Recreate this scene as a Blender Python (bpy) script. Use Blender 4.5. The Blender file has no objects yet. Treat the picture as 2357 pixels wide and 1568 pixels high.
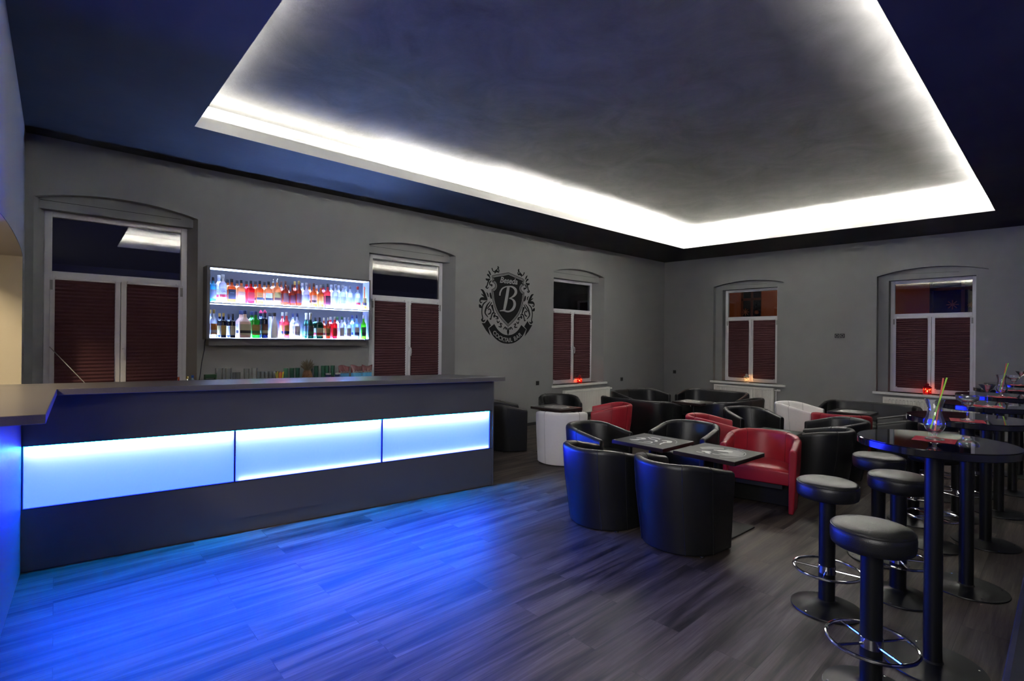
# brightness of the built-in lamps, the added glows and fill, and a few paint values
LED_S, PANEL_S, TUBE_S, TUBE2_S, STRIP_S, STRIP2_S, CANDLE, WARM, EXPO = 2800, 1, 26, 13, 6, 800, .9, 170, 0.0
STRIP3_S = 1200
FILL = 170
NEAR_K = .4
PANEL_C = (.08, .2, 19)
EDGE_S = 1500
COF_A, COF_B = (.032,.0313,.03), (.075,.073,.07)
FL_R, FL_S = .45, .2
import bpy, bmesh, math, random
from mathutils import Vector, Matrix
from mathutils.geometry import tessellate_polygon
C = bpy.context.scene.collection
PI = math.pi
R = math.radians
rnd = random.Random(7)

# ------------------------------------------------------------------ mesh helpers
class MB:
    def __init__(s): s.v = []; s.f = []
    def add(s, vs, fs):
        o = len(s.v); s.v += [tuple(v) for v in vs]; s.f += [tuple(i + o for i in f) for f in fs]; return s
    def box(s, x0, x1, y0, y1, z0, z1):
        return s.add([(x0,y0,z0),(x1,y0,z0),(x1,y1,z0),(x0,y1,z0),(x0,y0,z1),(x1,y0,z1),(x1,y1,z1),(x0,y1,z1)],
                     [(0,3,2,1),(4,5,6,7),(0,1,5,4),(1,2,6,5),(2,3,7,6),(3,0,4,7)])
    def hexa(s, b, t):            # bottom 4 points, top 4 points
        return s.add(list(b) + list(t), [(0,3,2,1),(4,5,6,7),(0,1,5,4),(1,2,6,5),(2,3,7,6),(3,0,4,7)])
    def prism(s, poly, z0, z1, fn=None):
        n = len(poly); fn = fn or (lambda x, y, z: (x, y, z))
        tri = tessellate_polygon([[Vector((p[0], p[1], 0)) for p in poly]])
        vs = [fn(p[0], p[1], z0) for p in poly] + [fn(p[0], p[1], z1) for p in poly]
        fs = [tuple(t) for t in tri] + [tuple(i + n for i in reversed(t)) for t in tri]
        fs += [(i, (i+1) % n, (i+1) % n + n, i + n) for i in range(n)]
        return s.add(vs, fs)
    def lathe(s, prof, n=32, c=(0,0,0), sq=0, sy=1.0, close=True):
        vs = []; m = len(prof)
        for r, z in prof:
            for k in range(n):
                a = 2*PI*k/n; ca, sa = math.cos(a), math.sin(a)
                q = 1.0
                if sq: q = 1.0/((abs(ca)**sq + abs(sa)**sq)**(1.0/sq))
                if isinstance(sy, (int, float)): yy = sy
                else: yy = sy(z)
                vs.append((c[0]+r*q*ca, c[1]+r*q*sa*yy, c[2]+z))
        fs = []
        for j in range(m-1):
            for k in range(n):
                k2 = (k+1) % n
                fs.append((j*n+k, j*n+k2, (j+1)*n+k2, (j+1)*n+k))
        if close:
            if prof[0][0] > 1e-6: fs.append(tuple(reversed(range(n))))
            if prof[-1][0] > 1e-6: fs.append(tuple(range((m-1)*n, m*n)))
        return s.add(vs, fs)
    def tube(s, pts, r, n=8, closed=False):
        pts = [Vector(p) for p in pts]; m = len(pts); vs = []
        up0 = None
        for i, p in enumerate(pts):
            if closed: t = pts[(i+1) % m] - pts[i-1]
            else: t = pts[min(i+1, m-1)] - pts[max(i-1, 0)]
            t.normalize()
            a = Vector((0,0,1)) if abs(t.z) < .9 else Vector((1,0,0))
            if up0 is not None and abs(up0.dot(t)) < .95: a = up0
            u = (a - t*a.dot(t)).normalized(); w = t.cross(u); up0 = u
            rr = r[i] if isinstance(r, (list, tuple)) else r
            for k in range(n):
                b = 2*PI*k/n; vs.append(p + u*(rr*math.cos(b)) + w*(rr*math.sin(b)))
        fs = []
        for i in range(m if closed else m-1):
            j = (i+1) % m
            for k in range(n):
                k2 = (k+1) % n
                fs.append((i*n+k, i*n+k2, j*n+k2, j*n+k))
        if not closed: fs += [tuple(reversed(range(n))), tuple(range((m-1)*n, m*n))]
        return s.add(vs, fs)
    def ribbon(s, pts, fn, t0, t1):   # flat stroke with per point width; fn(u,v,t)->xyz
        m = len(pts); L = []; Rr = []
        for i in range(m):
            a = pts[max(i-1,0)]; b = pts[min(i+1,m-1)]
            dx, dy = b[0]-a[0], b[1]-a[1]; l = math.hypot(dx, dy) or 1
            nx, ny = -dy/l, dx/l; w = pts[i][2]/2
            L.append((pts[i][0]+nx*w, pts[i][1]+ny*w)); Rr.append((pts[i][0]-nx*w, pts[i][1]-ny*w))
        for i in range(m-1):
            q = [L[i], Rr[i], Rr[i+1], L[i+1]]
            s.hexa([fn(x, y, t0) for x, y in q], [fn(x, y, t1) for x, y in q])
        return s
    def build(s, name, mat, parent=None, smooth=True, bevel=0, ang=35, seg=2):
        me = bpy.data.meshes.new(name); me.from_pydata(s.v, [], s.f); me.validate()
        bm = bmesh.new(); bm.from_mesh(me); bmesh.ops.recalc_face_normals(bm, faces=bm.faces); bm.to_mesh(me); bm.free()
        if smooth: me.shade_smooth(); me.set_sharp_from_angle(angle=R(ang))
        me.materials.append(mat)
        o = bpy.data.objects.new(name, me); C.objects.link(o)
        if parent: o.parent = parent
        if bevel:
            b = o.modifiers.new('b', 'BEVEL'); b.width = bevel; b.segments = seg; b.limit_method = 'ANGLE'; b.angle_limit = R(40)
        return o

def smoothpts(P, k=4):               # Catmull-Rom over tuples
    out = []; n = len(P)
    for i in range(n-1):
        p0, p1, p2, p3 = P[max(i-1,0)], P[i], P[i+1], P[min(i+2,n-1)]
        for j in range(k):
            t = j/k
            out.append(tuple(.5*((2*b)+(-a+c)*t+(2*a-5*b+4*c-d)*t*t+(-a+3*b-3*c+d)*t**3) for a, b, c, d in zip(p0, p1, p2, p3)))
    out.append(tuple(P[-1])); return out

def thing(name, label, cat, loc=(0,0,0), rz=0, group=None):
    o = bpy.data.objects.new(name, None); C.objects.link(o); o.empty_display_size = .1
    o.location = loc; o.rotation_euler = (0,0,rz); o['label'] = label; o['category'] = cat
    if group: o['group'] = group
    return o
def tag(o, label, cat, group=None, kind=None):
    o['label'] = label; o['category'] = cat
    if group: o['group'] = group
    if kind: o['kind'] = kind
    return o
def struct(o): o['kind'] = 'structure'; return o
def sroot(name, loc=(0,0,0)):
    o = bpy.data.objects.new(name, None); C.objects.link(o); o.location = loc; o['kind'] = 'structure'; return o
KIDS = {}
def kids(o): return [c for c in bpy.data.objects if c.parent == o]
def dup(root, loc, rz, label, group=None):
    if root not in KIDS: KIDS[root] = [(c, kids(c)) for c in kids(root)]
    r = root.copy(); C.objects.link(r); r.location = loc; r.rotation_euler = (0,0,rz); r['label'] = label
    if group: r['group'] = group
    for c, gs in KIDS[root]:
        d = c.copy(); C.objects.link(d); d.parent = r
        for g in gs:
            e = g.copy(); C.objects.link(e); e.parent = d
    return r
def text(name, s, mat, parent, origin, ux, uy, size, depth=.0006, shear=0, align='CENTER', spacing=1.0, bold=0):
    """text body placed at origin, written along ux with letter height along uy; a flat mesh of real thickness"""
    cu = bpy.data.curves.new(name, 'FONT'); cu.body = s; cu.size = size; cu.align_x = align; cu.extrude = depth; cu.shear = shear
    cu.space_character = spacing; cu.resolution_u = 3; cu.offset = bold*size
    t = bpy.data.objects.new(name, cu); C.objects.link(t)
    bpy.context.view_layer.update()
    me = bpy.data.meshes.new_from_object(t.evaluated_get(bpy.context.evaluated_depsgraph_get()))
    bpy.data.objects.remove(t); bpy.data.curves.remove(cu)
    ux = Vector(ux).normalized(); uy = Vector(uy).normalized(); uz = ux.cross(uy)
    M = Matrix((( ux.x, uy.x, uz.x, origin[0]), (ux.y, uy.y, uz.y, origin[1]), (ux.z, uy.z, uz.z, origin[2]), (0,0,0,1)))
    me.transform(M); me.materials.clear(); me.materials.append(mat); me.name = name
    o = bpy.data.objects.new(name, me); C.objects.link(o)
    if parent: o.parent = parent
    return o

# ------------------------------------------------------------------ materials
def newmat(name):
    m = bpy.data.materials.new(name); m.use_nodes = True; nt = m.node_tree
    return m, nt, nt.nodes['Principled BSDF'], nt.nodes, nt.links
def pm(name, col, rough=.5, metal=0, spec=.5, noise=0, nscale=20, bump=0, bscale=200, coat=0, trans=0):
    m, nt, p, N, L = newmat(name)
    p.inputs['Base Color'].default_value = (*col, 1); p.inputs['Roughness'].default_value = rough
    p.inputs['Metallic'].default_value = metal; p.inputs['Specular IOR Level'].default_value = spec
    p.inputs['Coat Weight'].default_value = coat; p.inputs['Transmission Weight'].default_value = trans
    tc = N.new('ShaderNodeTexCoord')
    if noise:
        n = N.new('ShaderNodeTexNoise'); n.inputs['Scale'].default_value = nscale; n.inputs['Detail'].default_value = 6
        L.new(tc.outputs['Object'], n.inputs['Vector'])
        mx = N.new('ShaderNodeMix'); mx.data_type = 'RGBA'
        mx.inputs[6].default_value = (*[c*(1-noise) for c in col], 1); mx.inputs[7].default_value = (*[min(1, c*(1+noise)) for c in col], 1)
        L.new(n.outputs['Fac'], mx.inputs[0]); L.new(mx.outputs[2], p.inputs['Base Color'])
    if bump:
        n = N.new('ShaderNodeTexNoise'); n.inputs['Scale'].default_value = bscale; n.inputs['Detail'].default_value = 4
        L.new(tc.outputs['Object'], n.inputs['Vector'])
        b = N.new('ShaderNodeBump'); b.inputs['Strength'].default_value = bump; b.inputs['Distance'].default_value = .002
        L.new(n.outputs['Fac'], b.inputs['Height']); L.new(b.outputs['Normal'], p.inputs['Normal'])
    return m
def emis(name, col, s):
    m = bpy.data.materials.new(name); m.use_nodes = True; nt = m.node_tree; nt.nodes.clear()
    e = nt.nodes.new('ShaderNodeEmission'); e.inputs[0].default_value = (*col, 1); e.inputs[1].default_value = s
    o = nt.nodes.new('ShaderNodeOutputMaterial'); nt.links.new(e.outputs[0], o.inputs[0]); return m
def glassy(name, tint=(1,1,1), ior=1.45, rough=0.0, refl=1.0, weight=1.0, haze=None):
    """thin clear glass: straight through, with a fresnel reflection"""
    m = bpy.data.materials.new(name); m.use_nodes = True; nt = m.node_tree; nt.nodes.clear(); N = nt.nodes; L = nt.links
    t = N.new('ShaderNodeBsdfTransparent'); t.inputs[0].default_value = (*tint, 1)
    g = N.new('ShaderNodeBsdfGlossy'); g.inputs['Roughness'].default_value = rough; g.inputs[0].default_value = (refl, refl, refl, 1)
    f = N.new('ShaderNodeFresnel'); f.inputs[0].default_value = ior
    x = N.new('ShaderNodeMixShader'); o = N.new('ShaderNodeOutputMaterial')
    q = N.new('ShaderNodeMath'); q.operation = 'MULTIPLY'; q.inputs[1].default_value = weight; L.new(f.outputs[0], q.inputs[0])
    src = t.outputs[0]
    if haze:
        d = N.new('ShaderNodeBsdfDiffuse'); d.inputs[0].default_value = (*haze[1], 1); hx = N.new('ShaderNodeMixShader'); hx.inputs[0].default_value = haze[0]
        L.new(t.outputs[0], hx.inputs[1]); L.new(d.outputs[0], hx.inputs[2]); src = hx.outputs[0]
    L.new(q.outputs[0], x.inputs[0]); L.new(src, x.inputs[1]); L.new(g.outputs[0], x.inputs[2]); L.new(x.outputs[0], o.inputs[0]); return m
def bottleglass(name, col, tr=.7):
    """tinted liquid-filled glass that passes light through and shines"""
    m = bpy.data.materials.new(name); m.use_nodes = True; nt = m.node_tree; nt.nodes.clear(); N = nt.nodes; L = nt.links
    a = N.new('ShaderNodeBsdfTranslucent'); a.inputs[0].default_value = (*col, 1)
    d = N.new('ShaderNodeBsdfDiffuse'); d.inputs[0].default_value = (*col, 1)
    t = N.new('ShaderNodeBsdfTransparent'); t.inputs[0].default_value = (*[math.sqrt(c) for c in col], 1)
    g = N.new('ShaderNodeBsdfGlossy'); g.inputs['Roughness'].default_value = .06
    f = N.new('ShaderNodeFresnel'); f.inputs[0].default_value = 1.5
    x1 = N.new('ShaderNodeMixShader'); x1.inputs[0].default_value = tr; x2 = N.new('ShaderNodeMixShader'); x2.inputs[0].default_value = .25; x3 = N.new('ShaderNodeMixShader')
    o = N.new('ShaderNodeOutputMaterial')
    L.new(d.outputs[0], x1.inputs[1]); L.new(a.outputs[0], x1.inputs[2])
    L.new(x1.outputs[0], x2.inputs[1]); L.new(t.outputs[0], x2.inputs[2])
    L.new(f.outputs[0], x3.inputs[0]); L.new(x2.outputs[0], x3.inputs[1]); L.new(g.outputs[0], x3.inputs[2]); L.new(x3.outputs[0], o.inputs[0]); return m

M_WALL = pm('wall_paint', (.262,.265,.27), .75, spec=.25, noise=.05, nscale=3, bump=.25, bscale=90)
M_CEIL = pm('ceiling_paint', (.06,.0585,.056), .8, spec=.2, noise=.22, nscale=2.4, bump=.9, bscale=16)
M_WHITE = pm('white_paint', (.8,.8,.77), .55)
M_PVC = pm('white_pvc', (.75,.75,.78), .35)
M_BLIND = pm('burgundy_pleats', (.105,.045,.053), .8, spec=.15)
M_LEATHER = pm('black_leather', (.0095,.0098,.0102), .36, spec=.5, noise=.2, nscale=30, bump=.35, bscale=260)
M_RED = pm('red_leather', (.38,.02,.034), .38, spec=.4, noise=.06, nscale=9, bump=.3, bscale=260)
M_CREAM = pm('white_fabric', (.88,.85,.84), .8, spec=.2, noise=.03, nscale=40, bump=.35, bscale=300)
M_DARKTHREAD = pm('seam_thread', (.006,.006,.006), .7)
M_REDTHREAD = pm('red_seam', (.17,.01,.016), .6)
M_CREAMTHREAD = pm('white_seam', (.42,.4,.4), .8)
M_BAR = pm('bar_laminate', (.082,.084,.095), .42, spec=.4, noise=.03, nscale=60)
M_TOP = pm('speckled_worktop', (.125,.12,.125), .3, spec=.5, noise=.35, nscale=420)
M_CHROME = pm('chrome', (.7,.7,.72), .12, metal=1)
M_BLACKMETAL = pm('black_metal', (.007,.0075,.0075), .38, metal=0, spec=.32, noise=.1, nscale=60)
M_GLOSSBLACK = pm('gloss_black_laminate', (.006,.006,.007), .035, spec=.65, coat=.3)
M_GLOSSEDGE = pm('gloss_edge_band', (.008,.008,.009), .1, spec=.6)
M_TABLE = pm('dark_tabletop', (.03,.028,.026), .32, spec=.4, noise=.05, nscale=14)
M_TABLEEDGE = pm('dark_brown_edge', (.022,.012,.011), .3, spec=.5)
M_PRINT = pm('pale_print', (.85,.85,.82), .35)
M_PRINT2 = pm('dim_print', (.32,.32,.31), .35)
M_ORANGEP = pm('orange_print', (.4,.1,.03), .4)
M_DARKBOARD = pm('shelf_board', (.1,.098,.105), .45)
M_BACKPANEL = pm('grey_back_panel', (.022,.021,.023), .6)  # plain matt grey back of the bottle shelf
M_RECESS = pm('recess_paint', (.36,.355,.33), .7)
M_BLACKP = pm('black_plastic', (.02,.02,.022), .35)
M_BOXIN = pm('light_box_liner', (.06,.07,.09), .8)
M_GREYP = pm('grey_plastic', (.3,.3,.3), .4)
M_LOGO = pm('logo_paint', (.016,.016,.017), .9, spec=.08)
M_RAD = pm('radiator_enamel', (.8,.79,.74), .4)
M_GLASS = glassy('clear_glass', weight=.9, haze=(.035,(.8,.85,.9)))
M_WINGLASS = glassy('window_glass', (.8,.8,.8), 1.52, 0.0)
M_GREENGLASS = glassy('green_glass', (.7,.88,.8), 1.5, weight=.8, haze=(.12,(.16,.4,.3)))
M_TUMBLER = glassy('tumbler_glass', (.93,.95,.95), 1.5, weight=.8, haze=(.10,(.75,.8,.82)))
M_NAPKIN = pm('red_paper', (.5,.018,.045), .85)
M_ORANGE = pm('orange_plastic', (.8,.13,.06), .4)
M_GREEN = pm('green_plastic', (.35,.72,.05), .4)
M_YELLOW = pm('yellow_plastic', (.85,.6,.05), .4)
M_REDP = pm('red_plastic', (.75,.04,.03), .4)
M_REDLAQ = pm('red_lacquer', (.42,.006,.012), .3)
M_WHITELAQ = pm('cream_lacquer', (.6,.58,.5), .35)
M_WAX = pm('candle_wax', (.75,.7,.6), .6)
M_WARMWALL = pm('cream_plaster', (.5,.46,.36), .8, noise=.05, nscale=4)
M_BENCH = pm('navy_fabric', (.012,.013,.022), .9, noise=.3, nscale=120)
M_BRACK = pm('cable', (.02,.02,.05), .5)

def floor_mat():
    m, nt, p, N, L = newmat('grey_oak_planks')
    tc = N.new('ShaderNodeTexCoord')
    br = N.new('ShaderNodeTexBrick'); br.offset = .37; br.offset_frequency = 2; br.squash = 1
    br.inputs['Scale'].default_value = 1; br.inputs['Brick Width'].default_value = 1.28; br.inputs['Row Height'].default_value = .2055
    br.inputs['Mortar Size'].default_value = .0016; br.inputs['Mortar Smooth'].default_value = .2; br.inputs['Bias'].default_value = 0
    br.inputs['Color1'].default_value = (0,0,0,1); br.inputs['Color2'].default_value = (1,1,1,1); br.inputs['Mortar'].default_value = (.5,.5,.5,1)
    L.new(tc.outputs['Object'], br.inputs['Vector'])
    # per plank offset of the grain
    vm = N.new('ShaderNodeVectorMath'); vm.operation = 'SCALE'; vm.inputs['Scale'].default_value = 7.3; L.new(br.outputs['Color'], vm.inputs[0])
    va = N.new('ShaderNodeVectorMath'); va.operation = 'ADD'; L.new(tc.outputs['Object'], va.inputs[0]); L.new(vm.outputs[0], va.inputs[1])
    def noise(sx, sy, sc, det, dist=0):
        mp = N.new('ShaderNodeMapping'); mp.inputs['Scale'].default_value = (sx, sy, 1); L.new(va.outputs[0], mp.inputs[0])
        n = N.new('ShaderNodeTexNoise'); n.inputs['Scale'].default_value = sc; n.inputs['Detail'].default_value = det; n.inputs['Distortion'].default_value = dist
        L.new(mp.outputs[0], n.inputs['Vector']); return n
    n1 = noise(.8, 9.5, 1.0, 4, .6); n2 = noise(3, 90, 1.0, 5, .2); n3 = noise(10, 400, 1.0, 2)
    def ramp(a, b, lo, hi):
        r = N.new('ShaderNodeMapRange'); r.inputs['From Min'].default_value = a; r.inputs['From Max'].default_value = b
        r.inputs['To Min'].default_value = lo; r.inputs['To Max'].default_value = hi; return r
    r1 = ramp(.36, .64, .25, 1.5); L.new(n1.outputs['Fac'], r1.inputs[0])
    r2 = ramp(.3, .7, .68, 1.25); L.new(n2.outputs['Fac'], r2.inputs[0])
    r3 = ramp(.3, .7, .86, 1.1); L.new(n3.outputs['Fac'], r3.inputs[0])
    r4 = ramp(0, 1, .86, 1.12); L.new(br.outputs['Color'], r4.inputs[0])
    r5 = ramp(0, 1, 1, .45); L.new(br.outputs['Fac'], r5.inputs[0])
    def mul(a, b):
        q = N.new('ShaderNodeMath'); q.operation = 'MULTIPLY'; L.new(a, q.inputs[0]); L.new(b, q.inputs[1]); return q.outputs[0]
    f = mul(mul(mul(mul(r1.outputs[0], r2.outputs[0]), r3.outputs[0]), r4.outputs[0]), r5.outputs[0])
    c = N.new('ShaderNodeVectorMath'); c.operation = 'SCALE'; c.inputs[0].default_value = (.080, .063, .053); L.new(f, c.inputs['Scale'])
    L.new(c.outputs[0], p.inputs['Base Color'])
    p.inputs['Roughness'].default_value = FL_R; p.inputs['Specular IOR Level'].default_value = FL_S
    b = N.new('ShaderNodeBump'); b.inputs['Strength'].default_value = .35; b.inputs['Distance'].default_value = .001
    L.new(f, b.inputs['Height']); L.new(b.outputs['Normal'], p.inputs['Normal'])
    return m
M_FLOOR = floor_mat()
def coffer_mat():
    m, nt, p, N, L = newmat('trowelled_dark_plaster')
    tc = N.new('ShaderNodeTexCoord')
    n = N.new('ShaderNodeTexNoise'); n.inputs['Scale'].default_value = 1.6; n.inputs['Detail'].default_value = 9; n.inputs['Roughness'].default_value = .68; n.inputs['Distortion'].default_value = .8
    L.new(tc.outputs['Object'], n.inputs['Vector'])
    r = N.new('ShaderNodeValToRGB'); r.color_ramp.elements[0].position = .3; r.color_ramp.elements[0].color = (*COF_A,1)
    r.color_ramp.elements[1].position = .72; r.color_ramp.elements[1].color = (*COF_B,1)
    L.new(n.outputs['Fac'], r.inputs[0]); L.new(r.outputs[0], p.inputs['Base Color'])
    p.inputs['Roughness'].default_value = .75; p.inputs['Specular IOR Level'].default_value = .25
    n2 = N.new('ShaderNodeTexNoise'); n2.inputs['Scale'].default_value = 5; n2.inputs['Detail'].default_value = 10; n2.inputs['Roughness'].default_value = .7
    L.new(tc.outputs['Object'], n2.inputs['Vector'])
    b = N.new('ShaderNodeBump'); b.inputs['Strength'].default_value = .45; b.inputs['Distance'].default_value = .012
    L.new(n2.outputs['Fac'], b.inputs['Height']); L.new(b.outputs['Normal'], p.inputs['Normal'])
    return m
M_COFFER = coffer_mat()
M_DIFF = pm('opal_diffuser', (.75,.74,.7), .5)
nt_ = M_DIFF.node_tree; tl_ = nt_.nodes.new('ShaderNodeBsdfTranslucent'); tl_.inputs[0].default_value = (.8,.79,.74,1); mx_ = nt_.nodes.new('ShaderNodeMixShader'); mx_.inputs[0].default_value = .05
nt_.links.new(nt_.nodes['Principled BSDF'].outputs[0], mx_.inputs[1]); nt_.links.new(tl_.outputs[0], mx_.inputs[2]); nt_.links.new(mx_.outputs[0], nt_.nodes['Material Output'].inputs[0])
LOGO={'shield':[[-0.005,2.837],[-0.174,2.797],[-0.387,2.746],[-0.39,2.681],[-0.388,2.621],[-0.363,2.615],[-0.33,2.593],[-0.317,2.568],[-0.329,2.539],[-0.362,2.513],[-0.4,2.495],[-0.394,2.418],[-0.378,2.321],[-0.346,2.216],[-0.296,2.115],[-0.224,2.025],[-0.125,1.934],[-0.001,1.843]],'ribin':[[-0.326,1.889],[-0.267,1.812],[-0.188,1.749],[-0.096,1.708],[0.005,1.694]],'ribout':[[0.006,1.539],[-0.133,1.554],[-0.264,1.61],[-0.368,1.692],[-0.451,1.81]],'tail':[[-0.484,1.966],[-0.402,1.862],[-0.463,1.814],[-0.418,1.682],[-0.513,1.772],[-0.61,1.895],[-0.54,1.899]],'strokes':[[[-0.639,2.477,0.0047],[-0.595,2.457,0.0257],[-0.558,2.406,0.0351],[-0.52,2.351,0.0234],[-0.489,2.314,0.0047]],[[-0.509,2.434,0.0035],[-0.483,2.402,0.0164],[-0.47,2.354,0.0094]],[[-0.427,2.435,0.0187],[-0.414,2.377,0.0304],[-0.394,2.33,0.0117]],[[-0.625,2.402,0.0047],[-0.57,2.367,0.0164],[-0.501,2.314,0.0047]],[[-0.488,2.3,0.0047],[-0.563,2.319,0.0351],[-0.624,2.316,0.0328],[-0.655,2.285,0.0164],[-0.636,2.248,0.0117],[-0.606,2.264,0.007]],[[-0.501,2.285,0.0047],[-0.574,2.232,0.0164],[-0.604,2.163,0.014],[-0.609,2.067,0.0117],[-0.59,1.982,0.014],[-0.608,1.952,0.0234],[-0.571,1.93,0.0211],[-0.534,1.955,0.007]],[[-0.672,2.217,0.007],[-0.647,2.185,0.0398],[-0.61,2.163,0.007]],[[-0.425,2.279,0.0047],[-0.487,2.218,0.0164],[-0.524,2.139,0.0234],[-0.535,2.071,0.0164],[-0.472,2.005,0.007]],[[-0.387,2.272,0.007],[-0.425,2.221,0.014],[-0.493,2.15,0.0094]],[[-0.473,2.054,0.0094],[-0.423,2.075,0.0164],[-0.411,2.125,0.014],[-0.449,2.152,0.0117],[-0.471,2.127,0.0094]],[[-0.387,2.223,0.0351],[-0.367,2.166,0.0257],[-0.334,2.089,0.0094]],[[-0.296,2.071,0.007],[-0.36,2.083,0.0164],[-0.397,2.018,0.014],[-0.409,1.969,0.0117],[-0.435,1.987,0.007]],[[-0.315,2.06,0.0234],[-0.333,2.02,0.0281],[-0.34,2.006,0.0094]],[[-0.26,2.916,0.0117],[-0.243,2.891,0.0211],[-0.266,2.877,0.0094]],[[-0.394,2.871,0.014],[-0.375,2.834,0.0117],[-0.343,2.812,0.0094],[-0.253,2.87,0.0094],[-0.224,2.824,0.014]],[[-0.33,2.784,0.0094],[-0.292,2.827,0.0304],[-0.227,2.809,0.0094]],[[-0.469,2.819,0.0047],[-0.444,2.783,0.0211],[-0.418,2.742,0.0094]],[[-0.5,2.749,0.0164],[-0.462,2.733,0.0234],[-0.43,2.687,0.007]],[[-0.53,2.673,0.0094],[-0.493,2.657,0.0281],[-0.43,2.677,0.0047]],[[-0.43,2.677,0.007],[-0.473,2.625,0.0164],[-0.498,2.555,0.014],[-0.522,2.525,0.0187],[-0.491,2.508,0.0117],[-0.466,2.529,0.007]],[[-0.404,2.65,0.0094],[-0.442,2.608,0.0164],[-0.429,2.571,0.0117],[-0.391,2.574,0.0187],[-0.397,2.544,0.0094]],[[-0.308,2.031,0.0094],[-0.256,2.014,0.0211],[-0.243,1.985,0.0117],[-0.295,1.983,0.007]],[[-0.268,1.954,0.0094],[-0.242,1.916,0.014],[-0.204,1.946,0.007]],[[-0.228,1.847,0.007],[-0.163,1.844,0.0164],[-0.19,1.907,0.0094],[-0.137,1.889,0.0094]],[[-0.11,1.8,0.0094],[-0.071,1.841,0.0117],[-0.044,1.802,0.014],[-0.031,1.837,0.007]],[[-0.001,1.828,0.0047],[-0.0,1.762,0.0351],[0.0,1.697,0.0035]]],'B':[[[-0.206,2.399,0.03],[-0.197,2.456,0.0325],[-0.152,2.524,0.0275],[-0.073,2.565,0.02],[0.014,2.58,0.02],[0.095,2.576,0.0325],[0.167,2.537,0.0575],[0.181,2.482,0.0625],[0.145,2.429,0.045],[0.084,2.388,0.025],[0.017,2.36,0.015]],[[0.017,2.365,0.015],[0.098,2.35,0.03],[0.147,2.303,0.06],[0.151,2.242,0.0625],[0.114,2.179,0.0525],[0.04,2.133,0.0325],[-0.034,2.124,0.03],[-0.114,2.138,0.0275],[-0.203,2.126,0.0125]],[[-0.002,2.575,0.0625],[-0.037,2.402,0.0675],[-0.069,2.26,0.0675],[-0.098,2.149,0.05]]]}
# ------------------------------------------------------------------ room shell
YA, XB = 6.836, 11.31
def zc(y): return 3.585 - .0158*(6.836 - y)
X0, Y0 = -3.0, -3.0
def fA(u, d, z): return (u, YA + d, z)
def fB(u, d, z): return (XB + d, u, z)

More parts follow.
